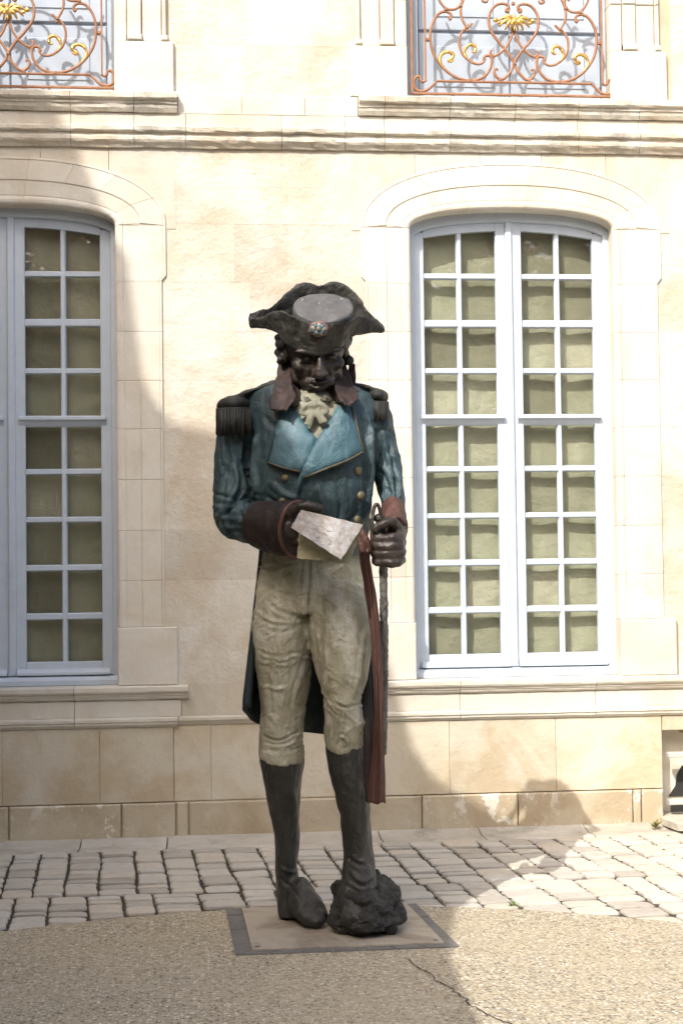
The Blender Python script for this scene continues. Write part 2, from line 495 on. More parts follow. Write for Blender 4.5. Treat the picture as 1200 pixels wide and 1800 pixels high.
for i in range(len(cols)-1):
    lay_column(i, -.335+random.uniform(-.02,.01), -1.5+.1*noise.noise(Vector((cols[i]*.5, 3, 0))))
cols = [-3.07]
while cols[-1] < 3.0: cols.append(cols[-1]+random.uniform(.15,.235))
for i in range(len(cols)-1):
    lay_column(i, -1.5+.1*noise.noise(Vector((cols[i]*.5, 3, 0)))-.004, -9)
# the 300 that show largest are single stones, the rest one mass
stones.sort(key=lambda s: ((s[0]+.87)**2+(s[1]+9.25)**2)*(1 if -2.0+.13*s[1] < s[0] < 2.25+.30*s[1]+.25 else 9))
for x_, y_, mb in stones[:300]: mb.build('cobblestone', M['cobble'], cobble_root)
rest = MB()
for x_, y_, mb in stones[300:]: rest.add(mb.v, mb.f)
if rest.v: tag(rest.build('cobblestones', M['cobble'], cobble_root), kind='stuff')
print('cobbles', len(stones))

# gutter slabs along the wall foot --------------------------------------
gut = MB(); gut.box(-4.2,4.2,-.30,.3,-.09,-.035)
gutter = tag(gut.build('stone_gutter', M['soil']), kind='structure')
xs = [-4.1,-3.2,-2.4,-1.62,-1.10,.2,.83,1.5,2.05,2.9,4.0]
for a, b_ in zip(xs[:-1], xs[1:]):
    mb = MB()
    n = max(3, int((b_-a)/.08))
    rs = []
    for k in range(n+1):
        x = a+.004+(b_-a-.008)*k/n
        wv = .012*noise.noise(Vector((x*3,0,1)))
        e = -.33-.03*noise.noise(Vector((x*1.1,5,1)))+(-.06 if -.2 < x < .9 else 0)
        rs.append([(x,.10,-.08),(x,e,-.08),(x,e,-.02+wv),(x,e+.02,-.006+wv),(x,-.16,-.014+wv*.5),(x,-.02,.012),(x,.10,.012)])
    mb.rings(rs)
    mb.build('gutter_slab', M['gutter'], gutter)

# ================================================================== FACADE
house = tag(empty('limestone_house', (0,0,0)), 'pale limestone house front with tall arched windows and moulded bands', 'building')
def sb(x0,x1,z0,z1,yf,mat='wall',b=.004,name='stone',gap=.0015,yb=.12):
    mb = MB(); mb.stone(x0+gap,x1-gap,z0+gap,z1-gap,yf,yb,b)
    return mb.build(name, M[mat], house)
CW = (1.115, -2.05)              # window axes
AW = .655                        # half opening
HO = .975                        # half width to outer edge of surround
XL, XR = -4.2, 4.4
ZT = 6.9
# mortar behind the ashlar, one backing per solid wall pier
for (a, b_) in ((XL, CW[1]-AW-.05), (CW[1]+AW+.05, CW[0]-AW-.05), (CW[0]+AW+.05, XR)):
    mb = MB(); mb.box(a, b_, .004, .16, .60, 4.45); mb.build('mortar_bed', M['mortar'], house)
    mb = MB(); mb.box(a, b_, .004, .16, 4.46, ZT); mb.build('mortar_bed', M['mortar'], house)
for c in CW:
    mb = MB(); mb.box(c-AW-.05, c+AW+.05, .006, .16, 4.26, 4.64); mb.build('mortar_bed', M['mortar'], house)
    mb = MB(); mb.box(c-AW-.05, c+AW+.05, .006, .16, .6, .93); mb.build('mortar_bed', M['mortar'], house)
zc = [.70,.94,1.298,1.583,1.894,2.209,2.525,2.827,3.133,3.443,3.813,4.05,4.30]
def ashlar(x0, x1, zs, mat='ashlar', y=0.0):
    for k in range(len(zs)-1):
        n = max(1, round((x1-x0)/random.uniform(.42,.62)))
        cuts = [x0]+sorted(x0+(x1-x0)*(j+random.uniform(-.22,.22))/n for j in range(1, n))+[x1]
        for a, b_ in zip(cuts[:-1], cuts[1:]):
            sb(a, b_, zs[k], zs[k+1], y+random.uniform(-.0005,.0005), mat, .0006, gap=.0002)
ashlar(CW[1]+HO-.04, CW[0]-HO+.04, zc)
ashlar(CW[0]+HO-.04, XR, zc)
ashlar(XL, CW[1]-HO+.04, zc)

# window surrounds: profile swept up the jamb, over the arch and down ------
def arch_pt(c, fac, s):
    # fac 0 inner edge, 1 groove line, 2 outer edge ; s -1..1
    A_ = (AW, .81, HO); Z0 = (3.80, 3.815, 3.80); RI = (.125, .265, .425)
    i = min(int(fac), 1); t = fac-i
    def one(j):
        return Vector((c+A_[j]*s, Z0[j]+RI[j]*max(0, 1-abs(s)**2.2)**(1/2.2)))
    return one(i)*(1-t)+one(i+1)*t
def jamb_x(fac, z):
    A_ = (AW, .81, HO-(.0 if z > 3.47 else .028))
    i = min(int(fac), 1); t = fac-i
    return A_[i]*(1-t)+A_[i+1]*t
PROF = [(0,.20),(0,.012),(.04,-.002),(.10,-.009),(.2,-.012),(.30,-.009),(.34,-.003),(.40,-.006),(.97,-.007),(1.0,-.012),(1.03,-.013),(1.84,-.011),(1.86,-.008),(1.88,-.013),(1.96,-.013),(1.98,-.008),(2.0,.03)]
def surround(c):
    zj = [1.298,1.583,1.894,2.209,2.525,2.827,3.133,3.443,3.80]
    for sgn in (-1, 1):
        sb(c+sgn*AW if sgn > 0 else c-1.02, c+1.02 if sgn > 0 else c-AW, .938, 1.298, -.036, 'dressed', .006, yb=.2)
        for k in range(len(zj)-1):
            z0, z1 = zj[k]+.0008, zj[k+1]-.0008
            if z0 < 3.47 < z1: z1_list = [z0, 3.455, 3.485, z1]
            else: z1_list = [z0, z0+.004, (z0+z1)/2, z1-.004, z1]
            mb = MB(); rs = []
            for q, z in enumerate(z1_list):
                e = .0015 if q in (0, len(z1_list)-1) else 0
                rs.append([(c+sgn*jamb_x(f, z), y+e+(.0015*noise.noise(Vector((f*3+c, z*6, k)))), z) for f, y in PROF]+[(c+sgn*jamb_x(2, z), .2, z)])
            mb.rings(rs); mb.build('jamb_stone', M['dressed'], house)
    ths = [0,.2,.42,.70,.98,1.28,1.57,1.86,2.16,2.44,2.72,2.94,math.pi]
    cuts = [-1,-.965,-.84,-.60,-.36,-.12,.12,.36,.60,.84,.965,1]
    cuts = [-1,-.93,-.70,-.43,-.14,.14,.43,.70,.93,1]
    for k in range(len(cuts)-1):
        s0, s1 = cuts[k], cuts[k+1]
        e = .0009
        n = 14 if k in (0, len(cuts)-2) else 9
        ss = []
        for j in range(n+1):
            # denser near the springing
            a0, a1 = math.asin(s0), math.asin(s1)
            ss.append(math.sin(a0+(a1-a0)*j/n))
        if k > 0: ss[0] += e
        if k < len(cuts)-2: ss[-1] -= e
        mb = MB()
        mb.rings([[(arch_pt(c, f, s).x, y, arch_pt(c, f, s).y) for f, y in PROF]+[(arch_pt(c, 2, s).x, .2, arch_pt(c, 2, s).y)] for s in ss])
        mb.build('voussoir', M['dressed'], house)
    # spandrel stones
    xs_ = [-HO-.06, -.62, -.2, .2, .62, HO+.06]
    for a, b_ in zip(xs_[:-1], xs_[1:]):
        low = []
        for j in range(13):
            x = a+.0015+(b_-a-.003)*j/12
            s = max(-1, min(1, x/(HO-.03)))
            low.append((c+x, 3.78+.415*max(0, 1-abs(s)**2.2)**(1/2.2)))
        mb = MB(); mb.poly_prism(low+[(c+b_-.0015, 4.30), (c+a+.0015, 4.30)], random.uniform(-.0045,-.0025), .12)
        mb.build('spandrel_stone', M['wall'], house)
for c in CW: surround(c)

# horizontal mouldings ---------------------------------------------------
def moulding(prof, x0, x1, cuts, mat='ledge', name='moulding_stone', wear=.0045, ret=0.0):
    xs_ = [x0]+[x for x in cuts if x0+.05 < x < x1-.05]+[x1]
    for a, b_ in zip(xs_[:-1], xs_[1:]):
        n = max(2, int((b_-a)/.035))
        rs = []
        for k in range(n+1):
            x = a+.0015+(b_-a-.003)*k/n
            w = wear*(1+1.5*max(0, noise.noise(Vector((x*2.1, 7, prof[0][1])))))
            e = .0
            r = []
            for q, (y, z) in enumerate(prof):
                yy = y+w*noise.noise(Vector((x*14, q*5.1, z*3))) if y < 0 else y
                zz = z+w*noise.noise(Vector((x*11+9, q*4.3, z*3)))
                r.append((x, yy, zz))
            rs.append(r)
        mb = MB(); mb.rings(rs); mb.build(name, M[mat], house)
ledge = [(.14,4.625),(-.076,4.625),(-.085,4.616),(-.085,4.585),(-.078,4.577),(-.062,4.572),(-.062,4.556),(-.054,4.552),(-.05,4.53),(-.036,4.508),(.14,4.505)]
band = [(.14,4.5035),(-.020,4.5035),(-.020,4.4165),(.14,4.4165)]
low = [(.14,4.415),(-.056,4.415),(-.066,4.408),(-.066,4.386),(-.060,4.378),(-.044,4.374),(-.044,4.356),(-.050,4.348),(-.050,4.330),(-.043,4.318),(-.028,4.302),(-.02,4.288),(.14,4.288)]
cuts1 = [-3.6,-2.9,-2.3,-1.66,-1.27,-.95,-.35,.05,.30,.72,1.14,1.55,1.95,2.5,3.1,3.7]
moulding(low, XL, XR, cuts1)
moulding(band, XL, XR, [x+.0 for x in cuts1], 'wall', 'band_stone', .001)
for (a, b_) in ((XL, -1.0), (.135, XR)):
    moulding(ledge, a, b_, [x for x in cuts1])
moulding([(.14,4.625),(-.022,4.625),(-.024,4.62),(-.022,4.505),(.14,4.505)], -.998, .133, [-.6,-.2], 'wall', 'band_stone', .001)
sill = [(.14,.938),(-.058,.938),(-.066,.930),(-.066,.905),(-.060,.894),(-.048,.890),(-.048,.878),(-.042,.874),(-.038,.862),(-.024,.850),(.14,.848)]
frz = [(.14,.8465),(-.020,.8465),(-.020,.7455),(.14,.7455)]
lowb = [(.14,.744),(-.030,.744),(-.046,.734),(-.046,.718),(-.038,.712),(-.038,.700),(-.028,.690),(-.022,.682),(.14,.682)]
for (a, b_) in ((XL, -.965), (.08, XR)):
    moulding(sill, a, b_, [-2.4,-1.66,-.3,.73,1.6,2.45,3.2], 'dressed', 'sill_stone', .002)
for (a, b_) in ((XL, -1.01), (.125, 2.19)):
    moulding(frz, a, b_, [-2.4,-1.66,.73,1.6,2.9], 'dressed', 'frieze_stone', .001)
    moulding(lowb, a, b_-.02, [-2.4,-1.66,.73,1.6,2.9], 'dressed', 'sill_stone', .002)
moulding([(.14,.935),(-.004,.935),(-.004,.7455),(.14,.7455)], -1.008, .123, [-.72,-.2], 'wall', 'frieze_stone', .001)
moulding([(.14,.744),(-.012,.744),(-.024,.734),(-.024,.718),(-.014,.708),(-.004,.690),(.14,.690)], -1.028, .103, [-.4], 'dressed', 'sill_stone', .0015)
moulding([(.14,.935),(-.004,.935),(-.004,.682),(.14,.682)], 2.192, XR, [3], 'wall', 'frieze_stone', .001)

# panels below the sills and the plinth course --------------------------
mb = MB(); mb.box(XL, 2.02, .006, .2, -.08, .68); mb.build('mortar_bed', M['mortar'], house)
for (x0, x1, y, cs) in ((XL, -1.06, -.016, [-3.4,-2.72,-2.10,-1.51]), (-1.058, .10, -.002, [-.83,-.35]), (.102, 2.028, -.016, [.66,1.34])):
    xs_ = [x0]+cs+[x1]
    for a, b_ in zip(xs_[:-1], xs_[1:]): sb(a, b_, .221, .681, y+random.uniform(-.001,.001), 'plinth', .0018, gap=.0009)
for (x0, x1, y, cs) in ((XL, -1.05, -.030, [-3.3,-2.66,-2.06,-1.38]), (-1.048, .11, -.022, [-.97,-.42]), (.112, 2.028, -.030, [.48,1.09,1.83,1.885])):
    xs_ = [x0]+cs+[x1]
    for a, b_ in zip(xs_[:-1], xs_[1:]): sb(a, b_, -.06, .2185, y+random.uniform(-.004,.002), 'plinth_low', .009, gap=.003)
# cellar opening at the right: recess, lintel, ledges and grille bars
sb(2.031, 2.175, .585, .680, -.016, 'plinth', .003)
sb(2.178, XR, .56, .680, -.002, 'plinth', .003)
sb(2.95, XR, -.06, .558, -.010, 'plinth', .004)
mb = MB(); mb.box(1.9, 3.05, .128, .24, -.06, .68); mb.build('recess_wall', M['wall'], house)
mb = MB(); mb.box(2.0, 2.0295, .0, .24, -.06, .66); mb.build('recess_cheek', M['plinth'], house)
for z in (.415, .115):
    mb = MB(); mb.rings([[(x,.02,z),(x,-.035,z),(x,-.04,z+.004),(x,-.04,z+.026),(x,-.035,z+.03),(x,.02,z+.03)] for x in (2.062, 2.5, 2.94)])
    mb.build('cellar_bar', M['grey_metal'], house)
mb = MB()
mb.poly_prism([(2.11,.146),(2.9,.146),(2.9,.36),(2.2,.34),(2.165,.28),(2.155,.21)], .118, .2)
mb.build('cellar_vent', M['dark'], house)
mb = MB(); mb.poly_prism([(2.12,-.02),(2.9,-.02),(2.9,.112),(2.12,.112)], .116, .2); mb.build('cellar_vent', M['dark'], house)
mb = MB()
mb.add([(1.99,-.10,.004),(2.02,-.32,.004),(3.0,-.42,.004),(3.0,.11,.004),(2.03,.11,.004),
        (1.99,-.10,.045),(2.02,-.32,.045),(3.0,-.42,.045),(3.0,.11,.045),(2.03,.11,.045)],
       [(0,1,2,3,4),(5,9,8,7,6),(0,5,6,1),(1,6,7,2),(2,7,8,3),(3,8,9,4),(4,9,5,0)])
mb.build('doorstep_slab', M['gutter'], house)

# upper storey ----------------------------------------------------------
zu = [4.63,4.955,5.26,5.6,5.95,6.3,6.62,ZT]
ashlar(-1.05, .15, zu)
ashlar(2.18, XR, zu)
ashlar(XL, -3.05, zu)
for c in CW:
    for sgn in (-1, 1):
        def q(a): return (c+sgn*a)
        def sx(a, b_, z0, z1, y, **k): 
            x0, x1 = sorted((q(a), q(b_)))
            return sb(x0, x1, z0, z1, y, 'dressed', .006, **k)
        sx(AW+.005, 1.03, 4.627, 4.958, -.030, yb=.2)
        for k in range(1, len(zu)-1):
            z0, z1 = zu[k]+.003, zu[k+1]
            sx(AW+.005, .74, z0, z1, -.016, yb=.2)
            sx(.742, .83, z0, z1, -.028, yb=.2)
            sx(.832, .955, z0, z1, -.012, yb=.2)
            sx(.957, .985, z0, z1, -.026)
        # small stop blocks at the foot of the mouldings
        sx(.742, .835, 4.961, 5.0, -.036, name='stop_block'); sx(.95, .995, 4.961, 4.995, -.034, name='stop_block')
    mb = MB(); mb.box(c-1.0, c+1.0, -.01, .2, ZT-.02, ZT+.5); mb.build('lintel_stone', M['dressed'], house)
# roof edge so the house is closed above
mb = MB(); mb.box(XL, XR, -.25, 5.0, ZT+.5, ZT+.72); mb.build('cornice', M['dressed'], house)
mb = MB(); mb.add([(XL,-.3,ZT+.72),(XR,-.3,ZT+.72),(XR,5,ZT+.72),(XL,5,ZT+.72),(XL,2.3,ZT+2.4),(XR,2.3,ZT+2.4)], [(0,1,5,4),(2,3,4,5),(0,4,3),(1,2,5),(0,3,2,1)])
mb.build('roof', M['rooftile'], house)
mb = MB(); mb.box(XL, XR, .50, 5.0, -.06, ZT+.49); mb.build('house_body', M['houseplaster'], house)
mb = MB(); mb.box(XL, CW[1]-AW-.3, .16, .499, -.06, ZT+.49); mb.build('side_wall', M['houseplaster'], house)
mb = MB(); mb.box(CW[0]+AW+.3, XR, .245, .499, -.06, ZT+.49); mb.build('side_wall', M['houseplaster'], house)

# ================================================================== WINDOWS (ground floor)
rowsz = [(1.086,1.339)]+[None]*8
PZ = [(1.084,1.342),(1.388,1.646),(1.690,1.950),(1.990,2.250),(2.292,2.552),(2.626,2.884),(2.926,3.184),(3.238,3.497),(3.540,3.79)]
PX = [(-.553,-.343),(-.300,-.085),(.085,.300),(.343,.553)]
def top_arch(x, off):       # frame follows the arch: inner curve lowered by off
    s = max(-1, min(1, x/(AW+.02-off*.6)))
    return 3.80-off+.125*max(0, 1-abs(s)**2.2)**(1/2.2)
def pane_top(x): return 3.815-.16*x*x
def make_window(c):
    w = empty('window', (c, 0, 0), 0, house)
    # fixed outer frame
    def ringpts(off, y):
        pts = [(-AW-.02+off, y, .94), ]
        for k in range(25):
            x = (-AW-.02+off)+(2*(AW+.02-off))*k/24
            pts.append((x, y, top_arch(x, off)+.0))
        pts.append((AW+.02-off, y, .94))
        return pts
    A = ringpts(0, .10); B = ringpts(.052, .10); B2 = ringpts(.058, .112); B3 = ringpts(.058,.17)
    A = [(x, y, z+.03) if z > 3 else (x, y, z) for x, y, z in A]
    mb = MB(); n = len(A)
    mb.add(A+B+B2+B3, [f for r in range(3) for f in [(r*n+k, r*n+k+1, (r+1)*n+k+1, (r+1)*n+k) for k in range(n-1)]])
    mb.build('window_frame', M['paint'], w, fixn=False)
    mb = MB(); mb.rings([[(x,.19,.936),(x,.062,.936),(x,.055,.945),(x,.055,.972),(x,.075,.990),(x,.11,.996),(x,.19,.996)] for x in (-AW+.002, 0, AW-.002)])
    mb.build('window_sill', M['paint'], w)
    # sashes
    for sg in (-1, 1):
        def box(a, b_, z0, z1, yf, yb, name, bev=.004):
            x0, x1 = sorted((sg*a, sg*b_))
            m_ = MB(); m_.stone(x0, x1, z0, z1, yf, yb, bev); return m_.build(name, M['paint'], w)
        box(.553, .65, 1.0, 3.80, .122, .165, 'sash_stile')
        box(.022, .085, 1.0, 3.90, .122, .165, 'sash_stile')
        box(.0845, .5535, 1.03, 1.084, .1245, .165, 'bottom_rail')
        # weather bar
        m_ = MB(); x0, x1 = sorted((sg*.03, sg*.60))
        m_.rings([[(x,.13,1.004),(x,.088,1.004),(x,.088,1.018),(x,.10,1.034),(x,.13,1.045)] for x in (x0, x1)])
        m_.build('weather_bar', M['paint'], w)
        # arched top rail
        m_ = MB(); pts = []
        xs_ = [.0845+.469*k/10 for k in range(11)]
        top = [(sg*x, top_arch(x, .03)) for x in xs_]; botm = [(sg*x, pane_top(x)) for x in xs_]
        poly = botm+top[::-1]
        if sg < 0: poly = poly[::-1]
        m_.poly_prism(poly, .1245, .165); m_.build('top_rail', M['paint'], w)
        # glazing bars
        def bar(x0, x1, z0, z1, vert, name='glazing_bar'):
            m_ = MB()
            b_ = .009
            if vert:
                m_.rings([[(x0,.162,z),(x0+b_*.2,.145,z),(x0+b_,.130,z),(x1-b_,.130,z),(x1-b_*.2,.145,z),(x1,.162,z)] for z in (z0, z1)])
            else:
                m_.rings([[(x,.160,z0),(x,.146,z0+b_*.2),(x,.1315,z0+b_),(x,.1315,z1-b_),(x,.146,z1-b_*.2),(x,.160,z1)] for x in (x0, x1)])
            return m_.build(name, M['paint'], w)
        x0, x1 = sorted((sg*.303, sg*.340))
        bar(x0-.001, x1+.001, 1.08, 3.80, True)
        for k in range(8):
            z0, z1 = PZ[k][1], PZ[k+1][0]
            xx = sorted((sg*.084, sg*.554))
            if k == 4:
                m_ = MB(); x0, x1 = sorted((sg*.045, sg*.585))
                m_.rings([[(x,.155,z0),(x,.13,z0),(x,.12,z0+.012),(x,.108,z0+.034),(x,.092,z0+.044),(x,.092,z0+.060),(x,.12,z1-.004),(x,.155,z1)] for x in (x0, x1)])
                m_.build('transom_moulding', M['paint'], w)
            else: bar(xx[0], xx[1], z0, z1, False)
    m_ = MB(); m_.stone(-.024,.024,1.0,3.905,.106,.17,.008); m_.build('meeting_astragal', M['paint'], w)
    # panes
    for k in range(9):
        for (a, b_) in PX:
            m_ = MB()
            t = random.uniform(-.002,.002)
            if k == 8:
                z0 = PZ[8][0]-.004
                poly = [(a-.004, z0), (b_+.004, z0)]+[(b_+.004-(b_-a+.008)*j/4, pane_top(b_+.004-(b_-a+.008)*j/4)+.004) for j in range(5)]
                m_.poly_prism(poly, .1535, .1565)
            else:
                z0, z1 = PZ[k][0]-.004, PZ[k][1]+.004
                m_.box(a-.004, b_+.004, .1535, .1565, z0, z1)
            m_.build('pane', M['glass'], w)
    # screen behind the glass, gently rippled
    m_ = MB(); nx, nz_ = 48, 100
    for j in range(nz_+1):
        for i in range(nx+1):
            x = -.66+1.32*i/nx; z = .98+2.95*j/nz_
            y = .222+.012*noise.noise(Vector((x*5.2+c*3, z*2.7, 1.7)))+.008*noise.noise(Vector((x*9, z*7, c)))+.004*noise.noise(Vector((x*23, z*17, c)))
            m_.v.append((x, y, z))
    m_.f = [(j*(nx+1)+i, j*(nx+1)+i+1, (j+1)*(nx+1)+i+1, (j+1)*(nx+1)+i) for j in range(nz_) for i in range(nx)]
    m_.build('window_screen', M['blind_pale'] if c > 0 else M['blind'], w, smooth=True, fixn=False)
    return w
for c in CW: make_window(c)

# upper French windows: white panelled leaves
for c in (CW[0]+.035, CW[1]+.005):
    w = empty('upper_window', (c, 0, 0), 0, house)
    mb = MB()
    mb.box(-.68, .68, .155, .19, 4.62, ZT); mb.build('door_leaf', M['doorpaint'], w)
    for sg in (-1, 1):
        x0, x1 = sorted((sg*.005, sg*.60))
        for (z0, z1) in ((4.665, 5.105), (5.125, 5.9), (5.92, 6.85)):
            mb = MB(); mb.stone(x0, x1, z0, z1, .135, .157, .006); mb.build('door_panel', M['doorpaint'], w)
            x2, x3 = sorted((sg*.10, sg*.50))
            mb = MB(); mb.stone(x2, x3, z0+.08, z1-.08, .128, .14, .01); mb.build('raised_panel', M['doorpaint'], w)
        x0, x1 = sorted((sg*.605, sg*.68))
        mb = MB(); mb.stone(x0, x1, 4.625, ZT, .11, .157, .005); mb.build('door_frame', M['doorpaint'], w)

# ================================================================== RAILINGS
K = .0011685
def rail(c, label):
    root = tag(empty('wrought_iron_railing', (c, .012, 4.665)), label, 'railing', 'wrought iron window railings')
    def U(u, v): return ((u-577)*K, 0, (537-v)*K)
    def bar(pts, r=.0078, k=6, name='scroll', mat='iron', n=6, mirror=True, flat=None):
        done = []
        for sg in ((1, -1) if mirror else (1,)):
            path = catmull([U(*p) for p in pts], k)
            path = [Vector((p.x*sg, p.y, p.z)) for p in path]
            mb = MB()
            m_ = len(path)
            if flat: rr = [flat(i/(m_-1)) for i in range(m_)]
            else:
                rr = [r*(.72+.28*min(1, min(i, m_-1-i)/(m_*.12))) for i in range(m_)]
                rr = [(a*.95, a*1.25) for a in rr]
            mb.tube(path, rr, n, ref=(0,1,0))
            mb.build(name, M[mat], root, smooth=True)
    H = 1.0
    Vt = 537-H/K
    def straight(a, b_, w, name, mirror=True):
        (x0,_,z0), (x1,_,z1) = U(*a), U(*b_)
        for sg in ((1,-1) if mirror else (1,)):
            xa, xb = sorted((x0*sg, x1*sg))
            mb = MB(); mb.stone(min(xa,xb)-w, max(xa,xb)+w, min(z0,z1)-w, max(z0,z1)+w, -.010, .010, .002)
            mb.build(name, M['iron'], root)
    straight((8,530),(8,Vt),.0065,'upright')
    straight((18,534),(1136,534),.0065,'bottom_rail',False)
    straight((0,Vt-8),(1154,Vt-8),.016,'top_rail',False)
    straight((150,464),(1004,464),.0055,'lower_rail',False)
    straight((84,462),(84,Vt),.0052,'inner_upright')
    bar([(84,462),(72,470),(58,462),(55,446),(40,440),(22,455),(18,485),(30,512),(60,522),(95,512),(125,485),(150,464)])
    big = [(214,108),(224,122),(232,104),(222,86),(195,78),(160,92),(128,140),(112,215),(128,310),(180,390),(250,440),(330,458),(400,440),(440,395),(452,345),(440,318),(414,322),(406,340),(416,348)]
    bar(big)
    second = [(336,152),(345,140),(336,150),(318,168),(322,185),(310,172),(292,185),(276,220),(274,265),(292,315),(330,350),(370,366),(402,358),(418,335)]
    bar(second, .0070)
    bar([(240,345),(222,356),(212,350),(232,335),(238,318),(218,303),(186,306),(166,330),(166,362),(190,395),(212,414)], .0085, name='gilded_leaf', mat='gold', flat=lambda t:(.005+.004*math.sin(math.pi*t)*(1+.5*math.sin(t*40)), .006+.006*math.sin(math.pi*t)*(1+.4*math.sin(t*33))))
    bar([(342,296),(352,302),(362,288),(358,266),(334,258),(308,278),(302,310),(316,340),(345,362)], .0085, name='gilded_leaf', mat='gold', flat=lambda t:(.005+.004*math.sin(math.pi*t)*(1+.5*math.sin(t*40)), .006+.006*math.sin(math.pi*t)*(1+.4*math.sin(t*33))))
    bar([(556,52),(548,68),(538,72),(536,60),(550,48),(545,34),(515,26),(478,38),(448,75),(438,125),(450,180),(490,240),(535,290),(577,355),(592,395),(630,440),(655,448),(680,432),(690,405),(680,390),(668,398)])
    bar([(574,150),(566,200),(545,250),(512,292),(470,318),(448,312),(446,292),(455,288)], .0070)
    bar([(577,-60),(540,-40),(470,-30),(420,-5),(405,12),(425,20),(436,5)], .0070, name='scroll')
    bar([(150,-20),(172,28),(205,62),(250,64),(280,42),(290,8),(275,-10),(262,5)], .0070)
    bar([(330,-40),(300,10),(284,60),(288,110),(312,160)], .0070)
    bar([(436,318),(452,322),(470,330)], .0045, name='scroll')
    # collars
    for (u, v) in ((98,236),(330,458),(200,66),(284,44),(315,163),(495,452),(577,357),(577,25)):
        for sg in ((1,-1) if u < 570 else (1,)):
            x,_,z = U(u, v)
            mb = MB(); mb.stone(x*sg-.010, x*sg+.010, z-.009, z+.009, -.012, .012, .002); mb.build('collar', M['iron'], root)
    # upper tier: same scrolls turned over, out of the picture above
    vm = -62
    def flip(pts): return [(u, 2*vm-v) for u, v in pts]
    bar(flip([p for p in big])); bar(flip(second), .0070)
    # gilded ornament: acanthus leaves spreading from a boss
    mb = MB()
    x0, _, z0 = U(577, 150)
    for sg in (-1, 1):
        for (L, a, wd) in ((.118,6,.011),(.10,-12,.013),(.072,-34,.013),(.052,-62,.012),(.08,26,.009)):
            a_ = rad(a)
            pts = []; rr = []
            for t in range(9):
                s = t/8
                x = sg*L*s*math.cos(a_); z = L*s*math.sin(a_)+.02+.02*math.sin(s*3.1)-.012*s*s
                pts.append((x0+x, -.014-.016*math.sin(s*math.pi), z0+z))
                rr.append((.006+.003*math.sin(s*25), .004+wd*math.sin(math.pi*min(1, .12+s*.88))*(.75+.35*math.sin(s*22))))
            mb.tube(pts, rr, 8, ref=(0,1,0))
        mb.blob((x0+sg*.122, -.02, z0+.028), (.017,.012,.015)); mb.blob((x0+sg*.10, -.022, z0+.012), (.012,.01,.011))
    mb.blob((x0, -.024, z0+.022), (.018,.016,.024)); mb.blob((x0, -.018, z0+.052), (.009,.009,.022)); mb.blob((x0, -.016, z0-.02), (.008,.008,.02))
    mb.build('gilded_ornament', M['gold'], root, smooth=True)
    return root
rail(CW[0]+.037, 'orange-rusted scrollwork railing with gold leaves above the sunlit window right of statue')
rail(CW[1]+.005, 'rusted scrollwork railing at the upper left, half in shadow, above left window')
# ================================================================== STATUE
# image pixel coordinates: u to the right, v downwards, 380 units to the metre; d is depth in metres (minus = towards viewer)
# the camera is 6.84 m away, so nearer parts span more pixels: undone here by scaling about the camera
def Pt(u, v, d=0.0):
    k = 1+d/6.84
    return Vector(((u-580+.0125*(1635-v))/380*k, d, 1.674+((1635-v)/381.5-1.674)*k))
def R_(h): return h/380

def evaluate(mb, voxel, smooth=6, fac=.5):
    me = mb.mesh('tmp')
    bm = bmesh.new(); bm.from_mesh(me); bmesh.ops.recalc_face_normals(bm, faces=bm.faces); bm.to_mesh(me); bm.free()
    o = bpy.data.objects.new('tmp', me); COL.objects.link(o)
    m = o.modifiers.new('r', 'REMESH'); m.mode = 'VOXEL'; m.voxel_size = voxel; m.adaptivity = 0
    if smooth:
        s = o.modifiers.new('s', 'SMOOTH'); s.factor = fac; s.iterations = smooth
    dg = bpy.context.evaluated_depsgraph_get(); dg.update()
    out = bpy.data.meshes.new_from_object(o.evaluated_get(dg))
    bpy.data.objects.remove(o); bpy.data.meshes.remove(me)
    return out
def coords(me):
    n = len(me.vertices)
    co = np.empty(n*3); me.vertices.foreach_get('co', co)
    no = np.empty(n*3); me.vertex_normals.foreach_get('vector', no)
    return co.reshape(-1,3), no.reshape(-1,3)
def setco(me, co):
    me.vertices.foreach_set('co', co.ravel()); me.update()
def noise_disp(me, amps, seed=0, stretch=(1,1,1), frontmask=None):
    co, no = coords(me)
    d = np.zeros(len(co))
    for (a, f) in amps:
        d += a*np.array([noise.noise(Vector((c[0]*f*stretch[0]+seed, c[1]*f*stretch[1], c[2]*f*stretch[2]))) for c in co])
    setco(me, co+no*d[:,None])
def creases(me, lst, front=True):
    # lst: (polyline of (u,v), depth (+ ridge, - groove), half width)
    co, no = coords(me)
    d = np.zeros(len(co))
    w_f = np.clip((.35-no[:,1])/.5, 0, 1) if front else np.ones(len(co))
    for pts, dep, wid in lst:
        P = [Pt(u, v) for u, v in pts]
        P = catmull([(p.x, p.z, 0) for p in P], 4) if len(P) > 2 else [Vector((p.x, p.z, 0)) for p in P]
        best = np.full(len(co), 1e9); tt = np.zeros(len(co))
        m = len(P)
        for i in range(m-1):
            a = np.array(P[i][:2]); b = np.array(P[i+1][:2]); ab = b-a; L = ab@ab+1e-12
            q = co[:,[0,2]]-a
            t = np.clip((q@ab)/L, 0, 1)
            dd = np.hypot(q[:,0]-t*ab[0], q[:,1]-t*ab[1])
            k = dd < best
            best[k] = dd[k]; tt[k] = (i+t[k])/(m-1)
        taper = np.clip(np.sin(np.pi*(.08+.84*tt))*1.4, 0, 1)
        d += dep*taper*(np.exp(-(best/wid)**2)-.45*np.exp(-((best-2*wid)/wid)**2))
    setco(me, co+no*(d*w_f)[:,None])
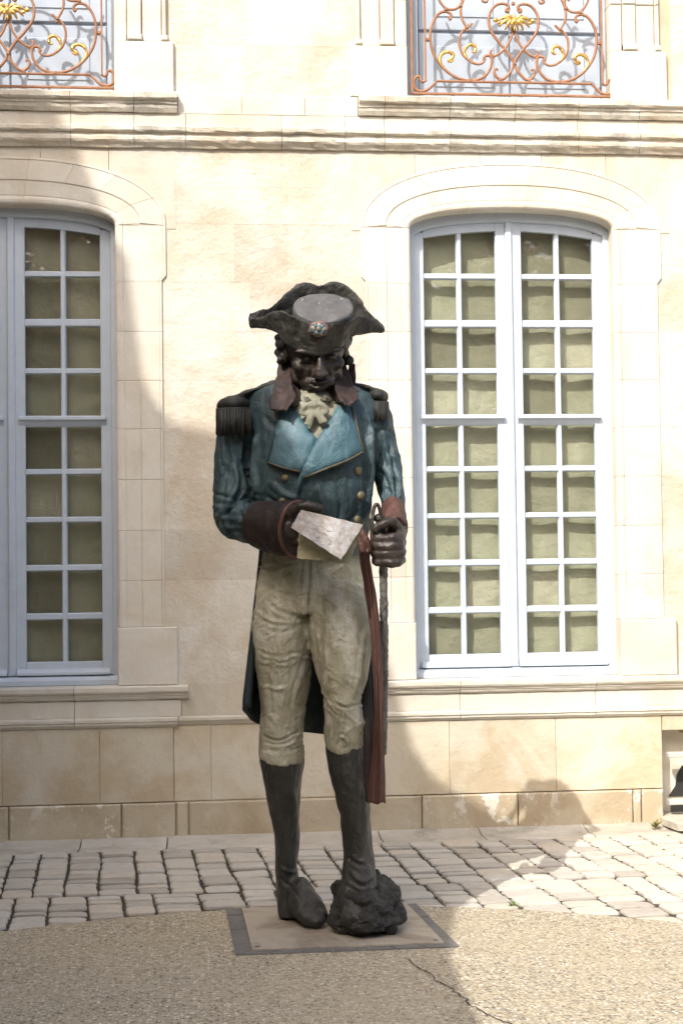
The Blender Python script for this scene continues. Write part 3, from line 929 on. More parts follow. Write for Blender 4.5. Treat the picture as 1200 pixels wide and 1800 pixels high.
def finish(me, name, mat, parent, smooth=True):
    me.materials.clear(); me.materials.append(mat)
    me.polygons.foreach_set('use_smooth', [smooth]*len(me.polygons))
    me.name = name
    o = bpy.data.objects.new(name, me); COL.objects.link(o); o.parent = parent
    return o
def bvh(me):
    return BVHTree.FromPolygons([v.co.copy() for v in me.vertices], [tuple(p.vertices) for p in me.polygons])
def drape(poly, trees, off, thick, name, mat, parent, step=7, puff=.006, seed=0, amp=.003, round_=True):
    # cloth piece cut to an outline and laid over the front of the figure
    from mathutils.geometry import delaunay_2d_cdt, intersect_point_tri_2d
    pts = []
    n = len(poly)
    for i in range(n):
        a = Vector(poly[i]); b = Vector(poly[(i+1) % n]); k = max(1, int((b-a).length/step))
        for j in range(k): pts.append(a+(b-a)*j/k)
    nb = len(pts)
    def inside(p):
        c = False; j = n-1
        for i in range(n):
            xi, yi = poly[i]; xj, yj = poly[j]
            if (yi > p[1]) != (yj > p[1]) and p[0] < (xj-xi)*(p[1]-yi)/(yj-yi)+xi: c = not c
            j = i
        return c
    us = [p[0] for p in poly]; vs_ = [p[1] for p in poly]
    u = min(us)
    grid = []
    while u < max(us):
        v = min(vs_)
        while v < max(vs_):
            p = Vector((u+random.uniform(-1,1), v+random.uniform(-1,1)))
            if inside(p) and min((p-q).length for q in pts[:nb]) > step*.55: grid.append(p)
            v += step
        u += step
    allp = pts+grid
    res = delaunay_2d_cdt([Vector((p[0], p[1])) for p in allp], [], [list(range(nb))], 1, .01)
    V2, _, F = res[0], res[1], res[2]
    top = []; bot = []
    trees = trees if isinstance(trees, list) else [trees]
    last = 0
    for p in V2:
        q = Pt(p[0], p[1])
        y = None
        for t in trees:
            h = t.ray_cast(Vector((q.x, -3, q.z)), Vector((0,1,0)))
            if h[0] is not None and (y is None or h[0].y < y): y = h[0].y
        if y is None: y = last
        last = y
        e = min((Vector((p[0], p[1]))-b).length for b in pts[:nb])
        rise = puff*min(1, e/9)
        y -= amp*noise.noise(Vector((q.x*14+seed, 0, q.z*14)))
        yo = off(p[0], p[1]) if callable(off) else off
        top.append((q.x, y-yo-rise, q.z)); bot.append((q.x, y-yo+thick, q.z))
    m = len(V2)
    edge = {}
    for f in F:
        for k in range(len(f)):
            e_ = (f[k], f[(k+1) % len(f)]); edge[e_] = 1
    mb = MB(); mb.v = top+bot
    mb.f = [tuple(f) for f in F]+[tuple(i+m for i in f[::-1]) for f in F]
    for (a, b) in edge:
        if (b, a) not in edge: mb.f.append((b, a, a+m, b+m))
    return mb.build(name, mat, parent, smooth=True)

statue = tag(empty('statue', (-.306, -2.432, .016), rad(-4.76)), 'dark painted bronze officer in blue tailcoat and cocked hat reading a letter', 'statue')

# --- breeches ----------------------------------------------------------
mb = MB()
mb.tube([Pt(547,962,.06), Pt(547,1000,.05), Pt(548,1050,.04), Pt(548,1085,.04)], [(R_(90),.17),(R_(97),.185),(R_(101),.195),(R_(96),.17)], 28, ref=(1,0,0))
lleg = [(497,1050,.04,50,.17),(494,1110,.03,51.5,.165),(497,1160,.04,50,.155),(501,1205,.06,46,.14),(498,1255,.09,40,.125),(495,1300,.12,37.5,.115),(494.5,1342,.14,38.5,.118)]
rleg = [(597,1050,.02,50,.17),(596,1110,-.03,56,.175),(600,1160,-.07,51.5,.165),(602,1205,-.10,44,.15),(600,1240,-.11,33.5,.135),(605,1280,-.09,36.5,.125),(607,1318,-.06,37,.12)]
for leg in (lleg, rleg):
    mb.tube([Pt(u,v,d_) for u,v,d_,a,b in leg], [(R_(a), b) for u,v,d_,a,b in leg], 26, ref=(1,0,0))
me = evaluate(mb, .0085, 8)
cr_ = [([(545,985),(543,1040),(541,1092)], -.012, .008), ([(536,990),(533,1045),(536,1085)], .006, .008),
 ([(470,1062),(490,1080),(520,1090),(540,1092)], -.010, .010), ([(455,1085),(480,1098),(515,1102),(536,1096)], .010, .010), ([(462,1110),(490,1118),(525,1110)], -.007,.009),
 ([(455,1150),(490,1160),(530,1152)], -.006,.010), ([(452,1168),(500,1176),(540,1165)], .005,.010),
 ([(500,1120),(508,1170),(500,1220),(492,1270)], .006,.014), ([(470,1180),(478,1240),(474,1290)], -.006,.012), ([(520,1200),(512,1250),(515,1300)], -.007,.010),
 ([(460,1302),(490,1310),(528,1294)], -.010,.007), ([(462,1318),(495,1322),(530,1308)], .009,.007), ([(462,1328),(500,1331),(530,1322)], -.008,.006), ([(500,1325),(515,1312),(530,1296)], .007,.006),
 ([(560,1040),(580,1020),(605,1000)], .007,.012), ([(565,1010),(590,1002),(615,990)], -.007,.010), ([(600,995),(610,1010),(620,1035)], -.008,.008),
 ([(550,1095),(556,1150),(562,1200),(566,1240)], -.008,.010), ([(575,1060),(572,1120),(576,1180)], .007,.016),
 ([(640,1090),(636,1140),(630,1190),(620,1220)], .008,.010), ([(646,1120),(640,1170),(628,1215)], -.009,.008), ([(632,1150),(625,1190),(618,1225)], .006,.007),
 ([(585,1235),(605,1245),(632,1240)], -.008,.008), ([(600,1250),(596,1280),(590,1310)], .014,.008), ([(606,1255),(625,1275),(638,1300)], .008,.008), ([(575,1248),(578,1280),(574,1305)], -.007,.009), ([(592,1303),(600,1296),(610,1306),(603,1312)], .014,.006),
 ([(455,1010),(480,1015),(510,1005)], .006,.010), ([(460,1035),(495,1050),(530,1060)], -.006,.012), ([(480,990),(500,1000),(535,996)], -.006,.008)]
rc = random.Random(12)
for k in range(46):      # fine secondary wrinkles
    u0_, u1_, v0_, v1_ = ((452,540,1000,1330), (552,645,1000,1300))[k % 2]
    u_ = rc.uniform(u0_, u1_); v_ = rc.uniform(v0_, v1_); a_ = rc.gauss(-.25 if k % 2 == 0 else .35, .45); l_ = rc.uniform(12, 34)
    cr_.append(([(u_-l_*math.cos(a_), v_-l_*math.sin(a_)), (u_, v_+rc.uniform(-4,4)), (u_+l_*math.cos(a_), v_+l_*math.sin(a_))], rc.choice((-1,1,1))*rc.uniform(.003,.007), rc.uniform(.005,.009)))
cr_ = [(a_, b_*.72, c_*.75) for a_, b_, c_ in cr_]
creases(me, cr_)
noise_disp(me, [(.010,5),(.007,13),(.0045,30)], 3, (1,1,.7))
BREECH = bvh(me)
finish(me, 'breeches', M['trousers'], statue)

# --- boots --------------------------------------------------------------
def boot(stations, foot, name='boot', seed=0):
    mb = MB()
    mb.tube([Pt(u,v,d_) for u,v,d_,a,b in stations], [(R_(a), b) for u,v,d_,a,b in stations], 24, ref=(1,0,0))
    mb.tube([Vector(p) for p,_,_ in foot], [(a,b) for _,a,b in foot], 20, ref=(0,0,1))
    me = evaluate(mb, .0075, 5)
    noise_disp(me, [(.012,6),(.008,15),(.004,38)], seed, (1,1,.5))
    co, no = coords(me); co[:,2] = np.maximum(co[:,2], .001); setco(me, co)
    return me
L = [(495,1333,.14,37.5,.112),(494.5,1342,.14,39,.120),(498,1400,.16,32,.115),(502,1440,.18,27.5,.105),(504,1480,.19,24,.095),(504,1520,.20,21.5,.085),(505,1552,.205,20.5,.08),(508,1590,.20,23,.09),(510,1618,.19,22,.09)]
a0 = Vector((-.19,.24,0)); a1 = Vector((-.045,-.055,0))
foot = []
for t, ra, rb, z in ((0,.05,.05,.06),(.1,.075,.068,.075),(.35,.10,.068,.10),(.55,.080,.072,.08),(.75,.052,.074,.052),(.9,.038,.058,.038),(1.0,.020,.030,.024)):
    p = a0.lerp(a1, t); foot.append(((p.x, p.y, z), ra, rb))
me = boot(L, foot, seed=11)
creases(me, [([(490,1560),(505,1572),(530,1585)], -.008,.007), ([(492,1540),(505,1548),(520,1552)], .006,.008), ([(515,1400),(520,1450),(516,1500)], .006,.01), ([(500,1350),(505,1420),(512,1480)], -.004,.012)])
o = finish(me, 'boot', M['boot'], statue)
Rr = [(607,1305,-.06,35,.11),(607,1316,-.06,38,.122),(612,1360,-.06,33.5,.118),(619,1400,-.05,28.5,.11),(625,1440,-.04,25.5,.10),(629,1480,-.03,24.5,.092),(631,1515,-.03,26,.09),(632,1545,-.04,28,.10),(632,1590,-.05,30,.11)]
a0 = Vector((.14,.05,0)); a1 = Vector((.11,-.22,0))
foot = []
for t, ra, rb, z in ((0,.06,.06,.13),(.15,.085,.08,.14),(.45,.10,.085,.14),(.7,.065,.078,.11),(.9,.05,.066,.08),(1.0,.03,.042,.065)):
    p = a0.lerp(a1, t); foot.append(((p.x, p.y, z), ra, rb))
me = boot(Rr, foot, seed=29)
creases(me, [([(615,1530),(632,1545),(655,1540)], .010,.009), ([(612,1510),(635,1520),(656,1515)], -.008,.008), ([(640,1330),(640,1400),(642,1470)], .005,.01), ([(610,1555),(640,1568),(660,1565)], -.009,.008)])
o = finish(me, 'boot', M['boot'], statue)
# rock underfoot
mb = MB()
for (x,y,z,r) in ((.09,-.06,.08,(.10,.13,.09)),(.16,-.10,.10,(.14,.15,.12)),(.24,-.03,.12,(.10,.13,.13)),(.25,-.11,.07,(.09,.10,.09)),(.11,.06,.14,(.11,.11,.15)),(.22,.05,.20,(.085,.09,.10)),(.08,.03,.20,(.06,.08,.08)),(.17,-.17,.07,(.12,.08,.08)),(.06,-.10,.05,(.07,.08,.06)),(.26,.0,.17,(.065,.08,.07)),(.13,-.12,.18,(.09,.10,.07))):
    mb.blob((x,y,z), r)
me = evaluate(mb, .007, 1)
co, no = coords(me); co[:,2] *= .80; setco(me, co); co, no = coords(me)
dd = np.zeros(len(co))
for fr, am in ((4.5, .075), (11, .026), (26, .010)):
    for i, c in enumerate(co):
        v_ = noise.voronoi(Vector((c[0]*fr+3, c[1]*fr, c[2]*fr*1.3)))[0]
        dd[i] += am*(min(.5, v_[1]-v_[0])-.22)
setco(me, co+no*dd[:,None])
noise_disp(me, [(.012,9),(.008,24),(.004,60)], 5)
co, no = coords(me); co[:,2] = np.maximum(co[:,2], .001); setco(me, co)
finish(me, 'rock', M['rock'], statue)

# --- coat ---------------------------------------------------------------
mb = MB()
T = [(559,682,.13,50,.05),(558,692,.12,86,.065),(556,703,.10,118,.10),(555,720,.05,131,.16),(553,742,.04,128,.18),(552,765,.03,122,.195),(549,800,.01,116,.22),(549,840,.0,110,.225),(550,885,.0,105,.22),(549,930,.01,99,.208),(548,958,.02,95,.20),(547,974,.03,93,.195)]
mb.tube([Pt(u,v,d_) for u,v,d_,a,b in T], [(R_(a), b) for u,v,d_,a,b in T], 32, ref=(1,0,0))
# right arm of the figure (left in view): upper arm, elbow, forearm
arm = [(438,732,.06,30,.09),(422,752,.06,37,.11),(414,800,.06,36,.115),(411,850,.055,35,.115),(409,895,.03,34,.115),(412,922,-.01,34,.10)]
mb.tube([Pt(u,v,d_) for u,v,d_,a,b in arm], [(R_(a), b) for u,v,d_,a,b in arm], 22, ref=(1,0,0))
fa = [(404,922,.05,.075,.07),(416,925,.0,.095,.09),(440,928,-.08,.092,.09),(468,932,-.17,.090,.088),(490,935,-.235,.088,.085)]
mb.tube([Pt(u,v,d_) for u,v,d_,a,b in fa], [(a, b) for u,v,d_,a,b in fa], 22, ref=(0,0,1))
# left arm (right in view)
arm = [(655,722,.06,22,.09),(668,742,.06,23,.10),(676,790,.07,21,.10),(682,835,.06,22,.10),(688,875,.03,23,.10),(690,900,-.02,21,.085),(692,922,-.10,19,.07)]
mb.tube([Pt(u,v,d_) for u,v,d_,a,b in arm], [(R_(a), b) for u,v,d_,a,b in arm], 20, ref=(1,0,0))
me = evaluate(mb, .0085, 7)
CR = [([(440,770),(436,820),(444,870)], -.020,.012), ([(450,780),(446,830),(452,880)], .008,.014),
 ([(415,800),(418,850),(405,900)], .010,.012), ([(400,780),(398,840),(394,900)], -.006,.010), ([(425,870),(412,890),(400,912)], -.012,.009), ([(440,885),(420,905),(405,930)], .012,.010), ([(425,915),(440,930),(445,950)], -.010,.009), ([(395,905),(400,930),(420,950)], .009,.010), ([(410,760),(408,800),(412,840)], .006,.010), ([(450,900),(455,925),(452,950)], .008,.008), ([(395,940),(425,945),(450,956)], -.008,.008),
 ([(662,770),(657,820),(655,880),(652,920)], -.020,.010), ([(650,765),(648,820),(646,880)], .012,.010), ([(640,830),(640,880),(635,920)], -.008,.008),
 ([(672,770),(680,810),(690,850)], .010,.008), ([(684,780),(688,830),(698,870)], -.010,.007), ([(676,830),(686,860),(690,890)], .010,.008), ([(697,840),(700,870),(702,895)], .008,.007), ([(678,870),(690,885),(704,890)], -.010,.007), ([(672,880),(680,900),(700,905)], .010,.007),
 ([(560,860),(566,900),(570,920)], .007,.012), ([(590,855),(596,890),(600,915)], -.006,.012), ([(480,860),(500,880),(520,890)], .007,.012), ([(470,880),(500,905),(520,910)], -.008,.012),
 ([(465,740),(480,760),(500,770)], -.005,.012), ([(640,740),(650,760),(655,780)], .006,.012)]
rc = random.Random(5)
for k in range(40):
    u0_, u1_, v0_, v1_, m_ = ((385,440,770,945,.9), (670,702,760,900,1.1), (455,640,840,960,1.3), (385,460,880,955,.2))[k % 4]
    u_ = rc.uniform(u0_, u1_); v_ = rc.uniform(v0_, v1_); a_ = rc.gauss(m_, .4); l_ = rc.uniform(10, 26)
    CR.append(([(u_-l_*math.cos(a_), v_-l_*math.sin(a_)), (u_+rc.uniform(-3,3), v_), (u_+l_*math.cos(a_), v_+l_*math.sin(a_))], rc.choice((-1,1))*rc.uniform(.002,.005), rc.uniform(.006,.010)))
CR = [(a_, b_*1.3, c_) for a_, b_, c_ in CR]
creases(me, CR)
noise_disp(me, [(.014,4.5),(.007,11),(.004,28)], 17, (1,1,.7))
co, no = coords(me)
nk = Pt(557,714); rr_ = np.hypot((co[:,0]-nk.x)/R_(52), (co[:,1]-.0)/.20)
k = rr_ < 1
co[k,2] = np.minimum(co[k,2], nk.z-.03*(1-rr_[k])); setco(me, co)
COAT = bvh(me)
coat = finish(me, 'coat', M['coat'], statue)

# coat tails: open skirt behind the legs
mb = MB()
nA, nT = 64, 26
def tailpt(a, t, inset=0):
    A = rad(a)
    left = math.cos(A) < 0
    rx = (R_(94)+(R_(123)-R_(94))*min(1, t*1.05)) if left else (R_(92)+(R_(116)-R_(92))*min(1, t*1.0))
    ry = .205+.12*t
    f = 1+.035*t*math.sin(A*9+.6)+.02*t*math.sin(A*17)
    hem = 1250 if a > 178 else (1250+(178-a)/30*38 if a > 148 else (1288+(148-a)/58*24 if a > 90 else (1312+(90-a)/60*10)))
    v = 955+(hem-955)*t
    c = Pt(551, v, .04)
    return Vector((c.x+(rx*f-inset)*math.cos(A), .04+(ry*f-inset)*math.sin(A), c.z))
ang = [194-(194+10)*i/nA for i in range(nA+1)]
for j in range(nT+1):
    for a in ang: mb.v.append(tuple(tailpt(a, j/nT)))
o1 = len(mb.v)
for j in range(nT+1):
    for a in ang: mb.v.append(tuple(tailpt(a, j/nT, .022)))
w_ = nA+1
for j in range(nT):
    for i in range(nA):
        q = j*w_+i
        mb.f.append((q, q+1, q+w_+1, q+w_)); mb.f.append((o1+q, o1+q+w_, o1+q+w_+1, o1+q+1))
for j in range(nT):
    q = j*w_; mb.f.append((q, q+w_, o1+q+w_, o1+q)); q += nA; mb.f.append((q, o1+q, o1+q+w_, q+w_))
for i in range(nA):
    q = nT*w_+i; mb.f.append((q, q+1, o1+q+1, o1+q)); mb.f.append((i, o1+i, o1+i+1, i+1))
tails = mb.build('coat_tails', M['coat_dark'], statue, smooth=True)

# lapels, waistcoat, buttons
drape([(506,702),(530,708),(558,710),(586,706),(606,698),(604,722),(594,745),(562,790),(552,790),(530,760),(512,735)], COAT, .006, .03, 'waistcoat', M['cravat'], statue, puff=.010, amp=.012, seed=4)
lp = [(508,716),(498,722),(491,745),(481,790),(471,826),(500,838),(531,846),(546,815),(557,787),(535,755)]
l1 = drape(lp, COAT, lambda u, v: .014+.018*max(0, (520-u)/50), .03, 'lapel', M['lapel'], statue, puff=.008, amp=.004)
rp = [(600,714),(608,722),(618,729),(626,760),(632,790),(639,809),(610,826),(570,842),(533,856),(528,866),(524,882),(527,852),(540,820),(557,788),(578,756)]
l2 = drape(rp, COAT, lambda u, v: .024+.018*max(0, (u-560)/80), .035, 'lapel', M['lapel'], statue, puff=.010, amp=.005, seed=9)
def strip_on(objs, pts, r, name, mat, parent, lift=.004, k=5):
    trees = []
    for o in objs:
        if isinstance(o, BVHTree): trees.append(o)
        else: trees.append(bvh(o.data))
    path = []
    for p in catmull([(u, v, 0) for u, v in pts], k):
        q = Pt(p.x, p.y); y = 0
        best = None
        for t in trees:
            h = t.ray_cast(Vector((q.x, -3, q.z)), Vector((0,1,0)))
            if h[0] is not None and (best is None or h[0].y < best): best = h[0].y
        if best is None: continue
        path.append(Vector((q.x, best-lift, q.z)))
    mb = MB(); mb.tube(path, r, 7); return mb.build(name, mat, parent, smooth=True)
strip_on([l2, COAT], [(617,730),(625,760),(631,790),(637,807)], .0055, 'piping', M['piping'], l2)
strip_on([l2, COAT], [(637,808),(610,824),(570,840),(535,854)], .0055, 'piping', M['piping'], l2)
strip_on([l1, COAT], [(498,724),(490,750),(480,795),(473,824)], .005, 'piping', M['coat_dark'], l1)
strip_on([l1, COAT], [(474,826),(500,836),(528,843)], .005, 'piping', M['piping'], l1)
for (u, v, r) in ((628,841,.021),(633,884,.021),(627,925,.019),(502,853,.017),(498,893,.017)):
    q = Pt(u, v); h = COAT.ray_cast(Vector((q.x,-3,q.z)), Vector((0,1,0)))
    y = h[0].y if h[0] is not None else -.2
    mb = MB(); rot = Matrix.Rotation(math.atan2(h[1].x, -h[1].y) if h[0] is not None else 0, 3, 'Z')
    mb.blob((q.x, y-.004, q.z), (r, .012, r), rot, 16, 9); mb.build('button', M['button'], statue, smooth=True)
# small rivets of the front seam
strip_on([COAT], [(524,884),(528,900),(534,925),(538,960)], .006, 'coat_seam', M['coat_dark'], coat)

# cravat
mb = MB()
mb.tube([Pt(558,690,.06), Pt(558,704,.04), Pt(557,716,.01), Pt(556,730,-.01), Pt(556,748,-.03)], [(R_(30),.07),(R_(36),.10),(R_(42),.13),(R_(45),.15),(R_(40),.14)], 22, ref=(1,0,0))
mb.tube(catmull([Pt(520,712,-.07), Pt(532,719,-.12), Pt(545,723,-.16)], 5), [(.014,.010)]*11, 10)
mb.tube(catmull([Pt(594,709,-.07), Pt(580,717,-.12), Pt(562,722,-.16)], 5), [(.014,.010)]*11, 10)
mb.blob(Pt(551,720,-.215), (.026,.024,.022))
mb.tube(catmull([Pt(550,722,-.21), Pt(546,738,-.225), Pt(540,757,-.225)], 5), [(.015+.008*i/10,.013) for i in range(11)], 10, ref=(1,0,0))
mb.tube(catmull([Pt(552,722,-.21), Pt(560,736,-.225), Pt(567,753,-.225)], 5), [(.015+.008*i/10,.013) for i in range(11)], 10, ref=(1,0,0))
mb.tube(catmull([Pt(550,718,-.21), Pt(537,722,-.215), Pt(530,733,-.205), Pt(541,735,-.215), Pt(550,724,-.21)], 3), [(.015,.012)]*13, 10)
mb.tube(catmull([Pt(552,718,-.21), Pt(566,720,-.215), Pt(573,731,-.205), Pt(562,734,-.215), Pt(553,724,-.21)], 3), [(.015,.012)]*13, 10)
me = evaluate(mb, .005, 3); noise_disp(me, [(.006,16),(.003,40)], 2, (1.6,1,.35))
finish(me, 'cravat', M['cravat'], statue)

# collar: high, standing, with turned points
mb = MB()
nA = 40; levels = [(724,0),(712,.15),(695,.4),(672,.65),(645,.85),(626,1)]
def colpt(a, k, off):
    v, t = levels[k]
    A = rad(a)
    rx = R_(66-4*t+10*max(0, .5-t)); ry = .135+.02*t
    vv = v+ (22 if math.cos(A) > 0 else 0)*t*(0.9) + (10*(math.sin(A) > .3))*t
    c = Pt(557, vv, .03)
    tip = max(0, -math.sin(A))   # front points lean outwards
    return Vector((c.x+(rx+off+.030*tip*(1-t))*math.cos(A), .03+(ry+off)*math.sin(A)-.03*tip, c.z-.05*tip*t))
ang = [186-192*i/nA for i in range(nA+1)]
for off in (0.016, -.016):
    for k in range(len(levels)):
        for a in ang: mb.v.append(tuple(colpt(a, k, off)))
w_ = nA+1; o1 = len(levels)*w_
for k in range(len(levels)-1):
    for i in range(nA):
        q = k*w_+i
        mb.f += [(q, q+1, q+w_+1, q+w_), (o1+q, o1+q+w_, o1+q+w_+1, o1+q+1)]
    q = k*w_; mb.f.append((q, q+w_, o1+q+w_, o1+q)); q += nA; mb.f.append((q, o1+q, o1+q+w_, q+w_))
for i in range(nA):
    q = (len(levels)-1)*w_+i; mb.f.append((q, q+1, o1+q+1, o1+q)); mb.f.append((i, o1+i, o1+i+1, i+1))
# front flaps of the collar, rolling outwards at the foot
def leaf(outer, inner, th=.018):
    A_ = catmull([Pt(*p) for p in outer], 6); B_ = catmull([Pt(*p) for p in inner], 6)
    rs = []
    for a_, b_ in zip(A_, B_):
        row = [a_.lerp(b_, j/6)+Vector((0, .014*math.sin(math.pi*j/6), 0)) for j in range(7)]
        rs.append(row+[p+Vector((0, th, 0)) for p in row[::-1]])
    mb.rings(rs)
leaf([(499,620,.06),(489,648,.0),(481,686,-.10),(475,708,-.165),(473,727,-.20)], [(513,632,.0),(510,656,-.07),(513,686,-.15),(518,704,-.20),(503,729,-.245)])
leaf([(603,636,.04),(614,664,-.03),(623,690,-.12),(631,706,-.175),(613,723,-.235)], [(591,646,-.02),(587,668,-.08),(588,690,-.155),(597,708,-.215),(608,722,-.245)])
leaf([(513,632,.0),(510,656,-.07),(513,686,-.15),(518,704,-.195),(514,722,-.22)], [(520,640,.06),(520,664,.0),(524,690,-.07),(530,706,-.12),(524,722,-.17)])
leaf([(591,646,-.02),(587,668,-.08),(588,690,-.155),(596,706,-.21),(600,716,-.225)], [(584,652,.05),(579,672,.0),(577,692,-.07),(584,706,-.13),(592,716,-.17)])
me = evaluate(mb, .0052, 2); noise_disp(me, [(.007,9),(.005,24)], 8)
finish(me, 'collar', M['brown'], statue)

# --- head ---------------------------------------------------------------
HS = .41
Hrot = Matrix.Rotation(rad(7), 3, 'Z') @ Matrix.Rotation(rad(25), 3, 'X') @ Matrix.Rotation(rad(-3), 3, 'Y')
Hc = Pt(554, 620, -.075)
def hp(x, y, z): return Hc+Hrot @ (Vector((x, y, z))*HS)
def hb(mb, c, r): mb.blob(hp(*c), tuple(q*HS for q in (r if isinstance(r, tuple) else (r, r, r))), Hrot, 18, 11)
mb = MB()
hb(mb, (0,.05,.03), (.335,.41,.30)); hb(mb, (0,-.08,-.12), (.285,.30,.33)); hb(mb, (0,-.15,-.28), (.225,.22,.20)); hb(mb, (0,-.27,-.42), (.10,.09,.085))
for s in (-1, 1):
    hb(mb, (s*.20,-.235,-.10), (.095,.10,.075)); hb(mb, (s*.13,-.345,.085), (.14,.055,.042)); hb(mb, (s*.235,-.05,-.28), (.06,.16,.12))
    hb(mb, (s*.335,.05,-.03), (.035,.085,.13)); hb(mb, (s*.13,-.315,-.005), (.066,.05,.046))
    hb(mb, (s*.062,-.425,-.155), (.042,.052,.038)); hb(mb, (s*.10,-.335,-.29), (.07,.05,.07))
mb.tube([hp(0,-.345,.09), hp(0,-.40,0), hp(0,-.46,-.09), hp(0,-.485,-.135), hp(0,-.44,-.175)], [q*HS for q in (.045,.05,.06,.07,.05)], 12)
hb(mb, (0,-.405,-.255), (.10,.045,.026)); hb(mb, (0,-.395,-.315), (.088,.05,.032))
mb.tube([hp(0,.12,-.1), hp(0,.10,-.35), Pt(557,712,.06)], [.098,.10,.11], 18)
me = evaluate(mb, .0055, 2)
co, no = coords(me)
Hi = np.array(Hrot.inverted()); loc_ = (co-np.array(Hc))@Hi.T/HS
dsp = np.zeros(len(co))
for s in (-1, 1):
    dsp -= .035*np.exp(-(((loc_[:,0]-s*.13)/.085)**2+((loc_[:,2]-.045)/.022)**2))*(loc_[:,1] < -.15)      # lid crease under the brow
    dsp -= .030*np.exp(-(((loc_[:,0]-s*.13)/.07)**2+((loc_[:,2]+.055)/.02)**2))*(loc_[:,1] < -.15)       # below the eye
    dsp -= .030*np.exp(-(((loc_[:,0]-s*.055)/.025)**2+((loc_[:,2]-.015)/.05)**2))*(loc_[:,1] < -.15)
    dsp -= .020*np.exp(-(((loc_[:,0]-s*(.10+.18*(-.15-loc_[:,2])))/.02)**2+((loc_[:,2]+.22)/.09)**2))*(loc_[:,1] < -.15)   # folds beside the mouth
dsp -= .030*np.exp(-((loc_[:,0]/.10)**2+((loc_[:,2]+.285)/.012)**2))*(loc_[:,1] < -.2)
setco(me, co+no*(dsp*HS)[:,None])
noise_disp(me, [(.004,14),(.0025,34)], 21)
head = finish(me, 'head', M['skin'], statue)
for s in (-1, 1):
    mb = MB(); mb.blob(hp(s*.13,-.318,-.004), (.021,.018,.015), Hrot, 14, 9); mb.build('eye', M['skin'], head, smooth=True)
# hair: curls behind the ears and at the nape
mb = MB(); rnd = random.Random(5)
hb(mb, (0,.16,-.02), (.335,.34,.29))
for s in (-1, 1):
    for k in range(16):
        z = .12-.34*rnd.random(); y = .0+.3*rnd.random()
        hb(mb, (s*(.345+.05*rnd.random()), y, z), .035+.03*rnd.random())
for k in range(14): hb(mb, (rnd.uniform(-.28,.28), .36+.1*rnd.random(), rnd.uniform(-.4,.1)), .06)
me = evaluate(mb, .007, 1); noise_disp(me, [(.008,20),(.005,45)], 31)
finish(me, 'hair', M['hair'], statue)

# --- hat ----------------------------------------------------------------
HD = -.06           # the bowed head carries the hat forward
mb = MB()
def flap(top, bot, th, n=40):
    T_ = catmull([Pt(u, v, d_+HD) for u, v, d_ in top], 6); B_ = catmull([Pt(u, v, d_+HD) for u, v, d_ in bot], 6)
    def at(L_, t):
        # resample by arc length
        ds = [0]
        for a, b in zip(L_[:-1], L_[1:]): ds.append(ds[-1]+(b-a).length)
        x = t*ds[-1]
        for i in range(len(L_)-1):
            if ds[i+1] >= x-1e-9:
                f = (x-ds[i])/max(1e-9, ds[i+1]-ds[i]); return L_[i].lerp(L_[i+1], f)
        return L_[-1]
    m = 8
    pts = [[at(B_, i/n).lerp(at(T_, i/n), j/m) for j in range(m+1)] for i in range(n+1)]
    # bulge
    rs = []
    for i in range(n+1):
        ring = []
        for j in range(m+1): ring.append(pts[i][j]+Vector((0, -th/2, 0)))
        for j in range(m, -1, -1): ring.append(pts[i][j]+Vector((0, th/2, 0)))
        rs.append(ring)
    mb.rings(rs)
flap([(438,566,.02),(462,562,-.05),(490,552,-.13),(510,559,-.19),(530,568,-.22),(560,576,-.235),(590,575,-.225),(618,570,-.19),(632,562,-.13),(652,569,-.06),(676,585,.0)],
     [(440,580,.03),(462,583,-.02),(482,587,-.07),(497,608,-.10),(520,622,-.15),(560,632,-.18),(592,622,-.15),(610,602,-.11),(626,595,-.08),(648,593,-.04),(675,590,.01)], .022)
flap([(437,555,.03),(470,547,.07),(490,532,.10),(510,516,.13),(540,503,.15),(559,508,.16),(578,502,.16),(604,506,.15),(626,522,.13),(637,539,.11),(646,553,.08),(660,565,.05),(676,583,.02)],
     [(439,578,.04),(465,576,.08),(490,574,.12),(520,575,.16),(550,575,.19),(580,575,.19),(610,575,.17),(630,577,.13),(645,581,.09),(660,585,.05),(675,588,.02)], .022)
# brim floor and band, closing the hat round the head
mb.tube([Pt(557,620,-.03+HD), Pt(557,606,-.03+HD), Pt(557,596,-.03+HD)], [(R_(54),.14),(R_(57),.15),(R_(52),.13)], 26, ref=(1,0,0))
mb.tube([Pt(440,572,.03+HD), Pt(480,578,.02+HD), Pt(520,592,HD), Pt(600,592,HD), Pt(640,586,.02+HD), Pt(676,586,.01+HD)], [(.014,.012),(.02,.07),(.02,.13),(.02,.13),(.018,.06),(.01,.012)], 14, ref=(0,0,1))
me = evaluate(mb, .006, 3)
noise_disp(me, [(.010,8),(.007,17),(.004,38)], 41)
hat = finish(me, 'hat', M['hat'], statue)
